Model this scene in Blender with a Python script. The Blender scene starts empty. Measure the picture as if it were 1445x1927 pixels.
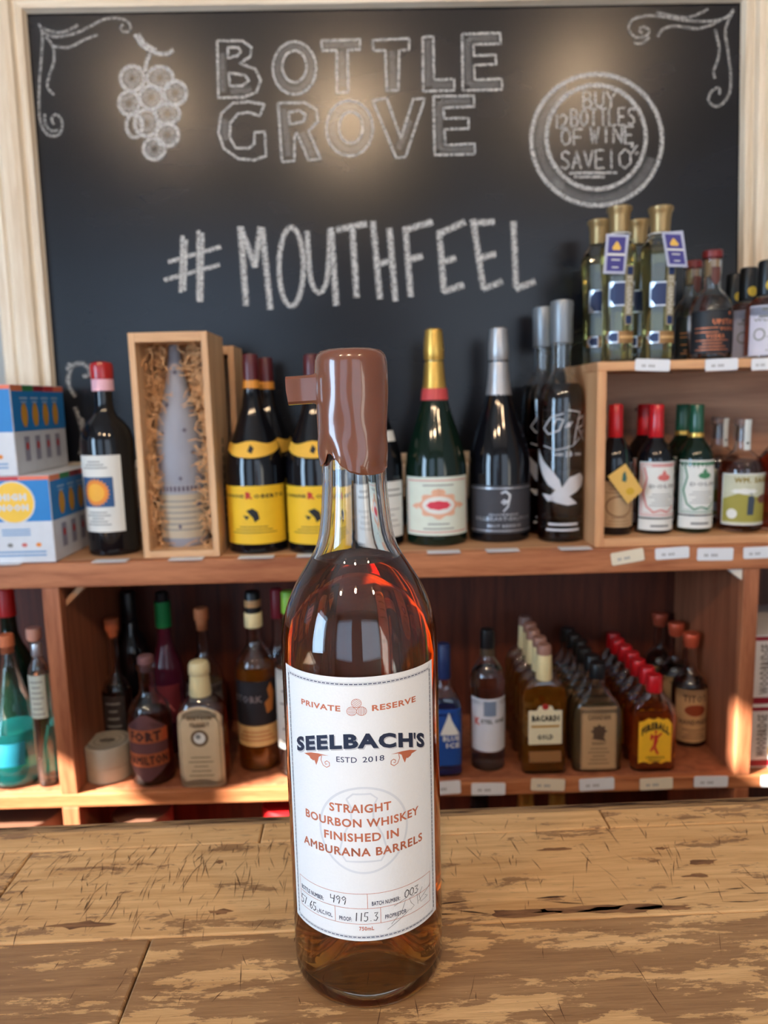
import bpy, bmesh, math, random
from mathutils import Vector, Matrix
random.seed(7)
S = bpy.context.scene
COL = S.collection
# ---------------------------------------------------------------- camera
W, H, F = 1445, 1927, 1400.0
PITCH, ROLL, YAW = math.radians(8.5), .026, .005
CZ = 1.32                                   # eye height of the camera over the floor
cy, sy, cp, sp, cr, sr = math.cos(YAW), math.sin(YAW), math.cos(PITCH), math.sin(PITCH), math.cos(ROLL), math.sin(ROLL)
fwd = Vector((sy*cp, cy*cp, -sp)); right0 = Vector((cy, -sy, 0)); up0 = right0.cross(fwd)
right = right0*cr - up0*sr
up = up0*cr + right0*sr
camd = bpy.data.cameras.new('camera'); cam = bpy.data.objects.new('camera', camd); COL.objects.link(cam)
cam.matrix_world = Matrix(((right.x, up.x, -fwd.x, 0), (right.y, up.y, -fwd.y, 0), (right.z, up.z, -fwd.z, CZ), (0, 0, 0, 1)))
camd.sensor_fit = 'VERTICAL'; camd.sensor_height = 24; camd.lens = 24*F/H
camd.clip_start = .02; camd.clip_end = 60
camd.dof.use_dof = True; camd.dof.focus_distance = .325; camd.dof.aperture_fstop = 17.4/2.1
S.camera = cam

def pj(x, y, z):
    d = Vector((x, y, z-CZ)); zc = d.dot(fwd)
    return W/2+F*d.dot(right)/zc, H/2-F*d.dot(up)/zc, zc
def ray(px, py):
    return fwd + right*((px-W/2)/F) - up*((py-H/2)/F)
def at(px, py, Y):
    r = ray(px, py); r = r*(Y/r.y); return Vector((r.x, r.y, r.z+CZ))
def atz(px, py, Z):
    r = ray(px, py); r = r*((Z-CZ)/r.z); return Vector((r.x, r.y, Z))
def zat(py, x, y):
    lo, hi = CZ-1.5, CZ+1.5
    for _ in range(40):
        m = (lo+hi)/2
        if pj(x, y, m)[1] > py: lo = m
        else: hi = m
    return m

# ---------------------------------------------------------------- world, lights, exposure
w = bpy.data.worlds.new('world'); S.world = w; w.use_nodes = True
w.node_tree.nodes['Background'].inputs[0].default_value = (.62, .74, 1, 1)
w.node_tree.nodes['Background'].inputs[1].default_value = .9
S.view_settings.view_transform = 'Standard'; S.view_settings.look = 'None'
S.view_settings.gamma = 1; S.view_settings.use_curve_mapping = False
S.view_settings.exposure = 0.12
S.cycles.use_denoising = True
S.cycles.max_bounces = 20; S.cycles.transmission_bounces = 18; S.cycles.transparent_max_bounces = 24
S.cycles.diffuse_bounces = 4; S.cycles.glossy_bounces = 6
S.cycles.sample_clamp_indirect = 4; S.cycles.blur_glossy = .5

def area(name, loc, target, sx, sy_, power, color, spread=None):
    d = bpy.data.lights.new(name, 'AREA'); d.shape = 'RECTANGLE'; d.size = sx; d.size_y = sy_
    d.energy = power; d.color = color
    if spread: d.spread = math.radians(spread)
    o = bpy.data.objects.new(name, d); COL.objects.link(o); o.location = loc
    o.rotation_euler = (Vector(target)-Vector(loc)).to_track_quat('-Z', 'Y').to_euler()
    return o
COOL = (.50, .74, 1.0)
# daylight falling through the shop windows (wall behind the camera and the left wall)
area('window_daylight', (-1.30, -2.93, 1.55), (-1.30, 0, 1.55), 1.5, 1.9, 13, COOL)
area('window_daylight', (1.15, -2.93, 1.55), (1.15, 0, 1.55), 1.7, 1.9, 14, (.72, .86, 1.0))
area('window_daylight', (-2.15, -.95, 1.475), (0, -.95, 1.475), .86, 1.2, 56, COOL)
# warm track lamps near the ceiling
WARM = (1.0, .70, .43)
for i, (px, py, pw) in enumerate(((300, 190, 8), (655, 215, 14), (1085, 150, 9))):
    P = at(px, py, 1.25); k = 1.75
    loc = (P.x*(1+k), 1.25-1.25*k, CZ+(P.z-CZ)*(1+k))
    d = bpy.data.lights.new('track_lamp', 'SPOT'); d.energy = pw*3.2; d.color = WARM; d.shadow_soft_size = .05
    d.spot_size = math.radians(88); d.spot_blend = .9
    o = bpy.data.objects.new('track_lamp', d); COL.objects.link(o); o.location = loc
    o.rotation_euler = (Vector((P.x, 1.2, 1.62))-Vector(loc)).to_track_quat('-Z', 'Y').to_euler()
# low sun through added left-wall openings, shaped to light the lower bays
SUN_DIR = Vector((.80, .42, -.50)).normalized()
d = bpy.data.lights.new('sun', 'SUN'); d.energy = 42; d.color = (1, .93, .84); d.angle = math.radians(.6)
sun = bpy.data.objects.new('sun', d); COL.objects.link(sun); sun.rotation_euler = SUN_DIR.to_track_quat('-Z', 'Y').to_euler()
sun.location = (-4, -2, 4)

# ---------------------------------------------------------------- materials
def srgb(*c):
    return tuple((v/255/12.92 if v/255 <= .04045 else ((v/255+.055)/1.055)**2.4) for v in c)
_m = {}
def mat(name, c, rough=.5, metal=0, trans=0, coat=0, var=.08, scale=60, bump=0, ior=1.45, spec=None, sss=0, emit=0):
    if name in _m: return _m[name]
    m = bpy.data.materials.new(name); m.use_nodes = True; n = m.node_tree.nodes; l = m.node_tree.links
    b = n['Principled BSDF']; b.inputs['Roughness'].default_value = rough; b.inputs['Metallic'].default_value = metal
    b.inputs['Transmission Weight'].default_value = trans; b.inputs['Coat Weight'].default_value = coat
    b.inputs['IOR'].default_value = ior; b.inputs['Coat Roughness'].default_value = .06
    if spec is not None: b.inputs['Specular IOR Level'].default_value = spec
    if sss:
        b.inputs['Subsurface Weight'].default_value = sss; b.inputs['Subsurface Scale'].default_value = .004
    tc = n.new('ShaderNodeTexCoord'); no = n.new('ShaderNodeTexNoise'); no.inputs['Scale'].default_value = scale
    l.new(tc.outputs['Object'], no.inputs['Vector'])
    mx = n.new('ShaderNodeMix'); mx.data_type = 'RGBA'
    mx.inputs[6].default_value = (*[min(1, v*(1-var)) for v in c], 1); mx.inputs[7].default_value = (*[min(1, v*(1+var)) for v in c], 1)
    l.new(no.outputs[0], mx.inputs[0]); l.new(mx.outputs[2], b.inputs['Base Color'])
    if bump:
        bp = n.new('ShaderNodeBump'); bp.inputs['Strength'].default_value = bump; bp.inputs['Distance'].default_value = .002
        l.new(no.outputs[0], bp.inputs['Height']); l.new(bp.outputs[0], b.inputs['Normal'])
    _m[name] = m; return m
def rgb(name, r, g, b_, rough=.5, **k): return mat(name, srgb(r, g, b_), rough, **k)

def liquid(name, color, path=.05, ior=1.36, glow=0.0, glow_color=None):
    """clear coloured drink: color is what white light becomes after `path` metres of it"""
    if name in _m: return _m[name]
    sg = [-math.log(max(c, .004))/path for c in color]; dens = max(sg)+1e-3
    m = bpy.data.materials.new(name); m.use_nodes = True; n = m.node_tree.nodes; l = m.node_tree.links
    n.remove(n['Principled BSDF']); out = n['Material Output']
    g = n.new('ShaderNodeBsdfRefraction'); g.inputs['IOR'].default_value = ior; g.inputs['Roughness'].default_value = 0
    gl = n.new('ShaderNodeBsdfGlossy'); gl.inputs['Roughness'].default_value = .02
    fr = n.new('ShaderNodeFresnel'); fr.inputs['IOR'].default_value = 1.18; ms = n.new('ShaderNodeMixShader')
    l.new(fr.outputs[0], ms.inputs[0]); l.new(g.outputs[0], ms.inputs[1]); l.new(gl.outputs[0], ms.inputs[2]); last = ms
    if glow:  # diffuse colour mixed in, painting the glow of light within the drink
        df = n.new('ShaderNodeBsdfDiffuse'); df.inputs[0].default_value = (*(glow_color or color), 1); m2 = n.new('ShaderNodeMixShader'); m2.inputs[0].default_value = glow
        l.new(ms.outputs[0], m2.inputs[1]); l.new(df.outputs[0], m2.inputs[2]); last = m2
    l.new(last.outputs[0], out.inputs['Surface'])
    va = n.new('ShaderNodeVolumeAbsorption'); va.inputs[0].default_value = (*[max(0, 1-v/dens) for v in sg], 1); va.inputs[1].default_value = dens
    l.new(va.outputs[0], out.inputs['Volume']); _m[name] = m; return m

def wood(name, ca, cb, axis='X', scale=9, rough=.5, stretch=14, knots=0, bump=.12, coat=0):
    if name in _m: return _m[name]
    m = bpy.data.materials.new(name); m.use_nodes = True; n = m.node_tree.nodes; l = m.node_tree.links
    b = n['Principled BSDF']; b.inputs['Roughness'].default_value = rough; b.inputs['Coat Weight'].default_value = coat
    tc = n.new('ShaderNodeTexCoord'); mp = n.new('ShaderNodeMapping')
    sc = {'X': (1, stretch, stretch), 'Y': (stretch, 1, stretch), 'Z': (stretch, stretch, 1)}[axis]
    mp.inputs['Scale'].default_value = sc; l.new(tc.outputs['Object'], mp.inputs[0])
    no = n.new('ShaderNodeTexNoise'); no.inputs['Scale'].default_value = scale/2; no.inputs['Detail'].default_value = 6; no.inputs['Distortion'].default_value = .6
    n2 = n.new('ShaderNodeTexNoise'); n2.inputs['Scale'].default_value = scale*4; n2.inputs['Detail'].default_value = 3
    l.new(mp.outputs[0], no.inputs['Vector']); l.new(mp.outputs[0], n2.inputs['Vector'])
    ad = n.new('ShaderNodeMath'); ad.operation = 'MULTIPLY_ADD'; ad.inputs[1].default_value = .35; l.new(n2.outputs[0], ad.inputs[0])
    l.new(no.outputs[0], ad.inputs[2])
    r = n.new('ShaderNodeValToRGB'); r.color_ramp.elements[0].position = .5; r.color_ramp.elements[1].position = .85
    r.color_ramp.elements[0].color = (*srgb(*ca), 1); r.color_ramp.elements[1].color = (*srgb(*cb), 1)
    l.new(ad.outputs[0], r.inputs[0]); l.new(r.outputs[0], b.inputs['Base Color'])
    bp = n.new('ShaderNodeBump'); bp.inputs['Strength'].default_value = bump; bp.inputs['Distance'].default_value = .001
    l.new(ad.outputs[0], bp.inputs['Height']); l.new(bp.outputs[0], b.inputs['Normal'])
    _m[name] = m; return m

# ---------------------------------------------------------------- object helpers
def link(o, parent=None, **props):
    COL.objects.link(o)
    if parent is not None: o.parent = parent
    for k, v in props.items(): o[k] = v
    return o
def obj(name, V, Fc, m, parent=None, smooth=False, **props):
    me = bpy.data.meshes.new(name); me.from_pydata([tuple(v) for v in V], [], Fc); me.update()
    if isinstance(m, (list, tuple)):
        for k in m: me.materials.append(k)
    else: me.materials.append(m)
    if smooth:
        me.polygons.foreach_set('use_smooth', [True]*len(me.polygons))
        try: me.set_sharp_from_angle(angle=math.radians(38))
        except Exception: pass
    return link(bpy.data.objects.new(name, me), parent, **props)
def empty(name, loc, label=None, cat=None, group=None, rz=0, kind=None):
    o = bpy.data.objects.new(name, None); o.location = loc; o.rotation_euler = (0, 0, rz); o.empty_display_size = .02
    COL.objects.link(o)
    if label: o['label'] = label
    if cat: o['category'] = cat
    if group: o['group'] = group
    if kind: o['kind'] = kind
    return o
def boxmesh(x0, x1, y0, y1, z0, z1, bev=.0):
    bm = bmesh.new(); bmesh.ops.create_cube(bm, size=1)
    for v in bm.verts:
        v.co = Vector(((x0+x1)/2+v.co.x*(x1-x0), (y0+y1)/2+v.co.y*(y1-y0), (z0+z1)/2+v.co.z*(z1-z0)))
    if bev: bmesh.ops.bevel(bm, geom=bm.edges[:], offset=bev, segments=2, affect='EDGES', profile=.5)
    V = [tuple(v.co) for v in bm.verts]
    bm.verts.index_update(); Fc = [[v.index for v in f.verts] for f in bm.faces]; bm.free()
    return V, Fc
def box(name, x0, x1, y0, y1, z0, z1, m, parent=None, bev=.001, **props):
    V, Fc = boxmesh(x0, x1, y0, y1, z0, z1, bev); return obj(name, V, Fc, m, parent, smooth=False, **props)
def lathe_vf(rings, seg=32, close=True, fn=None):
    """rings: (rx, ry, z, power). profile may go out and back in (shell)."""
    V, Fc = [], []
    for rg in rings:
        rx, ry, z, p = rg
        for i in range(seg):
            a = 2*math.pi*i/seg; c, s = math.cos(a), math.sin(a)
            if p != 2:
                q = (abs(c)**p+abs(s)**p)**(-1/p)
                c, s = c*q, s*q
            v = (rx*c, ry*s, z)
            V.append(fn(*v, a) if fn else v)
    n = len(rings)
    for j in range(n-1):
        for i in range(seg):
            k = (i+1) % seg
            Fc.append((j*seg+i, j*seg+k, (j+1)*seg+k, (j+1)*seg+i))
    if close:
        Fc.append(tuple(reversed(range(seg)))); Fc.append(tuple((n-1)*seg+i for i in range(seg)))
    return V, Fc
def lathe(name, rings, m, parent=None, seg=32, close=True, fn=None, **props):
    V, Fc = lathe_vf(rings, seg, close, fn); return obj(name, V, Fc, m, parent, smooth=True, **props)

# ---------------------------------------------------------------- lettering
_tc = {}
def font_mesh(txt, bold=0.0, res=3):
    key = (txt, bold, res)
    if key in _tc: return _tc[key]
    c = bpy.data.curves.new('t', 'FONT'); c.body = txt; c.size = 1; c.resolution_u = res; c.offset = 0 if 'M' in txt else bold; c.space_character = 1.05+bold*2
    o = bpy.data.objects.new('t', c); COL.objects.link(o)
    dg = bpy.context.evaluated_depsgraph_get(); dg.update()
    me = bpy.data.meshes.new_from_object(o.evaluated_get(dg))
    V = [tuple(v.co) for v in me.vertices]; Fc = [tuple(p.vertices) for p in me.polygons]
    bpy.data.objects.remove(o); bpy.data.curves.remove(c); bpy.data.meshes.remove(me)
    if 'M' in txt and bold:                     # the curve offset breaks this letter: thicken with shifted copies
        V0, F0 = V, Fc; V, Fc = [], []
        for dx, dy in ((0, 0), (1, 0), (-1, 0), (0, 1), (0, -1), (.7, .7), (-.7, .7), (.7, -.7), (-.7, -.7)):
            k = len(V); V += [(v[0]+dx*bold, v[1]+dy*bold, 0) for v in V0]; Fc += [tuple(i+k for i in f) for f in F0]
    x0 = min(v[0] for v in V); x1 = max(v[0] for v in V); y0 = min(v[1] for v in V); y1 = max(v[1] for v in V)
    V = [((v[0]-x0)/(x1-x0), (v[1]-y0)/(y1-y0)) for v in V]
    _tc[key] = (V, Fc); return _tc[key]
def slice_mesh(V, Fc, step):
    """cut flat print into vertical strips so it can follow a curved surface"""
    bm = bmesh.new(); vs = [bm.verts.new((v[0], v[1], 0)) for v in V]
    for f in Fc:
        try: bm.faces.new([vs[i] for i in f])
        except Exception: pass
    bmesh.ops.triangulate(bm, faces=bm.faces[:])
    a = min(v[0] for v in V); b_ = max(v[0] for v in V); x = math.ceil(a/step)*step+step*.1371
    while x < b_:
        bmesh.ops.bisect_plane(bm, geom=bm.verts[:]+bm.edges[:]+bm.faces[:], dist=1e-6, plane_co=(x, 0, 0), plane_no=(1, 0, 0)); x += step
    bm.verts.index_update(); V2 = [(v.co.x, v.co.y) for v in bm.verts]; F2 = [tuple(v.index for v in f.verts) for f in bm.faces]
    bm.free(); return V2, F2
class Ink:
    """flat print collected in label coordinates (u across, v up), later mapped onto a surface"""
    def __init__(s): s.V = []; s.F = []
    def add(s, V, Fc):
        o = len(s.V); s.V += V; s.F += [tuple(i+o for i in f) for f in Fc]; return s
    def text(s, t, u0, u1, v0, v1, bold=.03, bend=None, res=3):
        V, Fc = font_mesh(t, bold, res)
        P = []
        for x, y in V:
            u = u0+x*(u1-u0); v = v0+y*(v1-v0)
            if bend: v += bend(u)
            P.append((u, v))
        return s.add(P, Fc)
    def line(s, pts, wd, closed=False, step=.0035, taper=False):
        q = [Vector((p[0], p[1])) for p in pts]
        if closed: q.append(q[0])
        r = []
        for a, b in zip(q, q[1:]):
            n = max(1, int((b-a).length/step))
            for i in range(n): r.append(a.lerp(b, i/n))
        r.append(q[-1]); V = []
        for i, p in enumerate(r):
            t = (r[min(i+1, len(r)-1)]-r[max(i-1, 0)])
            t = t.normalized() if t.length > 1e-9 else Vector((1, 0)); nn = Vector((-t.y, t.x))
            k = wd/2*(1 if not taper else .25+.75*math.sin(math.pi*(i+.3)/(len(r)-.4)))
            V += [tuple(p+nn*k), tuple(p-nn*k)]
        return s.add(V, [(2*i, 2*i+1, 2*i+3, 2*i+2) for i in range(len(r)-1)])
    def rect(s, u0, u1, v0, v1, step=.004):
        n = max(1, int(abs(u1-u0)/step)); V = []
        for i in range(n+1):
            u = u0+(u1-u0)*i/n; V += [(u, v0), (u, v1)]
        return s.add(V, [(2*i, 2*i+2, 2*i+3, 2*i+1) for i in range(n)])
    def ell(s, cu, cv, ru, rv, n=24):
        V = [(cu, cv)]+[(cu+ru*math.cos(2*math.pi*i/n), cv+rv*math.sin(2*math.pi*i/n)) for i in range(n)]
        return s.add(V, [(0, 1+i, 1+(i+1) % n) for i in range(n)])
    def ring(s, cu, cv, ru, rv, wd, n=40):
        return s.line([(cu+ru*math.cos(2*math.pi*i/n), cv+rv*math.sin(2*math.pi*i/n)) for i in range(n)], wd, closed=True, step=1)
    def poly(s, pts): return s.add(list(pts), [tuple(range(len(pts)))])

SF = {'A': [[(0, 0), (.5, 1), (1, 0)], [(.2, .35), (.8, .35)]],
 'B': [[(0, 0), (0, 1), (.7, .95), (.85, .75), (.65, .53), (0, .5)], [(.65, .53), (1, .3), (.75, .03), (0, 0)]],
 'C': [[(1, .85), (.5, 1), (.05, .6), (.1, .2), (.5, 0), (1, .15)]], 'E': [[(1, 1), (0, 1), (0, 0), (1, 0)], [(0, .5), (.8, .5)]],
 'F': [[(1, 1), (0, 1), (0, 0)], [(0, .5), (.8, .5)]], 'H': [[(0, 0), (0, 1)], [(1, 0), (1, 1)], [(0, .5), (1, .5)]],
 'I': [[(.5, 0), (.5, 1)]], 'L': [[(0, 1), (0, 0), (1, 0)]], 'N': [[(0, 0), (0, 1), (1, 0), (1, 1)]],
 'O': [[(.5, 1), (.1, .8), (0, .5), (.1, .2), (.5, 0), (.9, .2), (1, .5), (.9, .8), (.5, 1)]],
 'S': [[(1, .85), (.6, 1), (.15, .88), (.1, .65), (.8, .4), (.95, .18), (.5, 0), (0, .12)]],
 'T': [[(0, 1), (1, 1)], [(.5, 1), (.5, 0)]], 'U': [[(0, 1), (.05, .25), (.5, 0), (.95, .25), (1, 1)]],
 'V': [[(0, 1), (.5, 0), (1, 1)]], 'W': [[(0, 1), (.25, 0), (.5, .8), (.75, 0), (1, 1)]], 'Y': [[(0, 1), (.5, .5), (1, 1)], [(.5, .5), (.45, 0)]],
 '1': [[(.5, 0), (.5, 1)]], '2': [[(0, .8), (.4, 1), (.9, .75), (.7, .4), (0, 0), (1, .02)]],
 '0': [[(.5, 1), (.05, .7), (.1, .2), (.5, 0), (.95, .3), (.9, .8), (.5, 1)]], '%': [[(.1, .1), (.9, .9)], [(.1, .75), (.3, .95), (.35, .7), (.1, .75)], [(.65, .1), (.9, .3), (.95, .05), (.65, .1)]],
 '3': [[(.05, .9), (.9, .95), (.4, .55), (.95, .35), (.6, 0), (0, .08)]], '4': [[(.05, 1), (.1, .5), (.85, .55)], [(.9, 1), (.8, 0)]],
 '5': [[(.95, 1), (.15, 1), (.1, .55), (.8, .55), (.9, .2), (.5, 0), (0, .08)]], '6': [[(.7, 1), (.1, .5), (.15, .1), (.6, 0), (.9, .25), (.6, .5), (.12, .35)]],
 '7': [[(0, 1), (1, 1), (.35, 0)]], '9': [[(.9, .8), (.5, 1), (.1, .75), (.4, .5), (.9, .8), (.85, .4), (.7, 0)]], '.': [[(.4, 0), (.5, .06)]], ' ': []}
def strokes(t, u0, u1, v0, v1, gap=.38):
    n = len(t); cw = (u1-u0)/(n*(1+gap)-gap); out = []
    for i, ch in enumerate(t):
        a = u0+i*cw*(1+gap); ww = cw*(.25 if ch in '.I1' else 1); a += (cw-ww)/2
        for st in SF[ch]: out.append([(a+x*ww, v0+y*(v1-v0)) for x, y in st])
    return out

def interp(prof, z, k=0):
    if z <= prof[0][2]: return prof[0][k]
    for a, b in zip(prof, prof[1:]):
        if a[2] <= z <= b[2]:
            t = (z-a[2])/max(1e-9, b[2]-a[2]); return a[k]+(b[k]-a[k])*t
    return prof[-1][k]

# ================================================================ ROOM
PLASTER = rgb('plaster_grey', 178, 180, 178, .9, scale=30, bump=.1)
FLOORM = wood('floor_wood', (96, 70, 50), (140, 105, 75), 'Y', 3, .5)
CEIL = rgb('ceiling_white', 205, 200, 192, .9)
K = dict(kind='structure')
box('floor', -2.3, 2.3, -3.1, 1.42, -.05, 0, FLOORM, bev=0, **K)
box('ceiling', -2.3, 2.3, -3.1, 1.42, 2.95, 3.0, CEIL, bev=0, **K)
box('wall_back', -2.3, 2.3, 1.285, 1.42, 0, 2.95, PLASTER, bev=0, **K)
box('wall_right', 2.2, 2.3, -3.0, 1.285, 0, 2.95, PLASTER, bev=0, **K)
def wall_with_hole(name, axis, c0, c1, a0, a1, holes):
    """flat wall made of rectangles around its openings; joined into one structure mesh"""
    V, Fc = [], []
    us = sorted({a0, a1, *[h[0] for h in holes], *[h[1] for h in holes]})
    for u0, u1 in zip(us, us[1:]):
        zs = [0, 2.95]
        hs = [h for h in holes if h[0] <= u0 and h[1] >= u1]
        segs = [(0, 2.95)]
        for h in hs:
            new = []
            for z0, z1 in segs:
                if h[2] > z0: new.append((z0, min(z1, h[2])))
                if h[3] < z1: new.append((max(z0, h[3]), z1))
            segs = new
        for z0, z1 in segs:
            bv, bf = boxmesh(*((c0, c1, u0, u1) if axis == 'x' else (u0, u1, c0, c1)), z0, z1)
            o = len(V); V += bv; Fc += [tuple(i+o for i in f) for f in bf]
    return obj(name, V, Fc, PLASTER, **K)
LS, MS = CZ-.564, CZ-.214
wall_with_hole('wall_left', 'x', -2.3, -2.2, -3.0, 1.285, [(-1.40, -.50, .85, 2.10), (-.50, -.38, 2.47, 2.62), (-.12, .0, 1.80, 2.14), (.0, .36, 1.48, 1.95)])  # small openings beside the window are added, shaped to aim the sun
wall_with_hole('wall_front', 'y', -3.1, -3.0, -2.3, 2.3, [(-2.05, -.55, .6, 2.5), (.3, 2.0, .6, 2.5)])
WINF = rgb('window_paint', 60, 55, 50, .5)
for i, (ax, a, b, z0, z1) in enumerate((('y', -2.05, -.55, .6, 2.5), ('y', .3, 2.0, .6, 2.5), ('x', -1.40, -.50, .85, 2.10))):
    o = empty('window_%d' % (i+1), ((a+b)/2, -3.05, z0) if ax == 'y' else (-2.25, (a+b)/2, z0), kind='structure', rz=0 if ax == 'y' else math.pi/2)
    hw = (b-a)/2; hh = z1-z0
    for (x0, x1, q0, q1) in ((-hw, -hw+.04, 0, hh), (hw-.04, hw, 0, hh), (-hw+.04, hw-.04, 0, .04), (-hw+.04, hw-.04, hh-.04, hh), (-.015, .015, .04, hh-.04)):
        box('frame', x0, x1, -.03, .03, q0, q1, WINF, o, .002)

# ================================================================ SHELVING
W_FACE = wood('shelf_oak', (150, 84, 48), (196, 128, 84), 'X', 9, .5)
W_POST = wood('post_oak', (140, 78, 48), (186, 118, 80), 'Z', 9, .5)
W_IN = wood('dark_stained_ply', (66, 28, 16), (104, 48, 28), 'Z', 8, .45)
W_SIDE = wood('side_ply', (132, 74, 48), (170, 104, 72), 'Z', 8, .5)
W_TOPS = wood('shelf_top_pine', (176, 128, 92), (206, 158, 116), 'X', 9, .55)
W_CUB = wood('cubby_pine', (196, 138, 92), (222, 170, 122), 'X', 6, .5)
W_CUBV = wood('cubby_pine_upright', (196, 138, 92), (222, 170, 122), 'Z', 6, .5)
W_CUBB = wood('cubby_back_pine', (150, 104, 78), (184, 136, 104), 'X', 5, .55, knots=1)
YF, YB = 1.03, 1.283
shelf = empty('wall_shelving', (0, YF, 0), 'long reddish brown wooden wall shelving with open bays below the chalkboard', 'shelving')
def sbox(name, x0, x1, y0, y1, z0, z1, m, bev=.0015, parent=None, **p):
    return box(name, x0, x1, y0-YF, y1-YF, z0, z1, m, parent or shelf, bev, **p)
sbox('top_board', -1.1, 1.15, YF+.018, YB, MS-.018, MS, W_TOPS)
sbox('front_rail', -1.1, 1.15, YF, YF+.018, MS-.036, MS-.0005, W_FACE, label='reddish front edge of the top board')
# lower shelf boards and uprights
sbox('shelf_board', -1.1, 1.15, YF+.014, YB-.006, LS-.018, LS, W_SIDE)
sbox('shelf_lip', -1.1, 1.15, YF+.002, YF+.014, LS-.021, LS-.0005, W_FACE)
sbox('shelf_board', -1.1, 1.15, YF+.002, YB-.006, .40, .418, W_SIDE)
sbox('base_board', -1.1, 1.15, YF+.01, YB-.006, .0, .08, W_FACE)
for x0, x1 in ((-.484, -.459), (.516, .539)):
    sbox('upright', x0, x1, YF+.014, YB-.006, LS, MS-.018, W_SIDE)
    sbox('upright', x0, x1, YF+.014, YB-.006, .418, LS-.018, W_SIDE)
    sbox('upright_facing', x0, x1, YF+.002, YF+.014, .08, LS-.021, W_POST)
    sbox('upright_facing', x0, x1, YF+.002, YF+.014, LS-.0005, MS-.036, W_POST)
for x0, x1 in ((-1.1, -1.08), (1.13, 1.15)):
    sbox('end_panel', x0, x1, YF+.014, YB-.006, .08, MS-.018, W_SIDE)
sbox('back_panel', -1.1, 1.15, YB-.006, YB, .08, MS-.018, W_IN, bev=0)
BRL = rgb('brace_pine', 190, 140, 100, .6); BRW = rgb('brace_sunlit', 225, 215, 200, .6)
def tri(name, p, y0, y1, m, **k):
    V = [(x, y0-YF, z) for x, z in p]+[(x, y1-YF, z) for x, z in p]; n = len(p)
    return obj(name, V, [tuple(range(n)), tuple(reversed(range(n, 2*n)))]+[(i, i+n, (i+1) % n+n, (i+1) % n) for i in range(n)], m, shelf, **k)
zb_ = MS-.0365
tri('corner_brace', [(-.4585, zb_-.032), (-.4585, zb_-.022), (-.437, zb_), (-.425, zb_)], YF+.02, YF+.045, BRL, label='pale diagonal corner brace')
tri('corner_brace', [(.5155, zb_-.017), (.5155, zb_), (.494, zb_)], YF+.006, YF+.02, BRW, label='small triangular corner block, white as if sunlit')  # white triangle stands for sunlight in the corner, painted into its colour

# cubby (raised pine box on the right)
cub = empty('pine_cubby', (.303, 1.035, MS), 'open pale pine box shelf standing at the right end of the top board', 'shelf box')
CT = CZ+.045; CX0 = .303; CYF = 1.035; CYB = 1.205; CF = MS+.013; ZC = CF+.0004
def cbox(n, x0, x1, y0, y1, z0, z1, m, bev=.001, **p): return box(n, x0-CX0, x1-CX0, y0-CYF, y1-CYF, z0-MS, z1-MS, m, cub, bev, **p)
cbox('side_panel', .303, .316, CYF, CYB, MS, CT-.0125, W_CUBV)
cbox('side_panel', .85, .863, CYF, CYB, MS, CT-.0125, W_CUBV)
cbox('top_panel', .303, .863, CYF, CYB, CT-.0125, CT, W_CUB)
cbox('bottom_panel', .3162, .8498, CYF, CYB-.009, MS, CF, W_CUB)
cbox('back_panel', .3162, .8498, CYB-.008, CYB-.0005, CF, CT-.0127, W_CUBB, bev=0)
obj('knot', [( .0+.115+.006*math.cos(a)*1.3, CYB-.0083-CYF, .19+.004*math.sin(a)) for a in [2*math.pi*i/12 for i in range(12)]], [tuple(reversed(range(12)))], rgb('knot_dark', 92, 55, 38, .6), cub, label='dark knot in the back panel')

# ================================================================ CHALKBOARD
BY = 1.25
board = empty('chalkboard', (0, BY, MS), 'large black chalkboard in a whitewashed pine frame covered in white chalk lettering', 'chalkboard')
TL, TR, BL, BR = (-.522, CZ+.601), (.577, CZ+.593), (-.529, CZ-.088), (.600, CZ-.086)
def bq(name, pts, y0, y1, m, parent=board, **k):
    V = [(x, y0-BY, z-MS) for x, z in pts]+[(x, y1-BY, z-MS) for x, z in pts]; n = len(pts)
    return obj(name, V, [tuple(reversed(range(n))), tuple(range(n, 2*n))]+[(i, (i+1) % n, (i+1) % n+n, i+n) for i in range(n)], m, parent, **k)
slate = bpy.data.materials.new('slate_black'); slate.use_nodes = True
n = slate.node_tree.nodes; l = slate.node_tree.links; b = n['Principled BSDF']
tc = n.new('ShaderNodeTexCoord'); no = n.new('ShaderNodeTexNoise'); no.inputs['Scale'].default_value = 4; no.inputs['Detail'].default_value = 5
mp = n.new('ShaderNodeMapping'); mp.inputs['Scale'].default_value = (1, 1, 3); l.new(tc.outputs['Object'], mp.inputs[0]); l.new(mp.outputs[0], no.inputs['Vector'])
r = n.new('ShaderNodeValToRGB'); r.color_ramp.elements[0].color = (*srgb(17, 18, 23), 1); r.color_ramp.elements[1].color = (*srgb(29, 30, 36), 1)
r.color_ramp.elements[0].position = .35; r.color_ramp.elements[1].position = .8
l.new(no.outputs[0], r.inputs[0]); l.new(r.outputs[0], b.inputs['Base Color']); b.inputs['Roughness'].default_value = .235
b.inputs['Specular IOR Level'].default_value = .38
bq('slate', [(-.56, CZ-.12), (.63, CZ-.12), (.61, CZ+.63), (-.555, CZ+.63)], BY, BY+.008, slate)
W_FR = wood('frame_pine_upright', (206, 186, 158), (234, 222, 202), 'Z', 7, .5, 22)
W_FRX = wood('frame_pine_flat', (206, 186, 158), (234, 222, 202), 'X', 7, .5, 22)
W_LINE = rgb('frame_groove', 190, 150, 110, .6)
def off(d):   # frame corner ring at distance d outside the slate
    return [(TL[0]-d, TL[1]+d), (TR[0]+d, TR[1]+d), (BR[0]+d, BR[1]-d), (BL[0]-d, BL[1]-d)]
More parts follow.
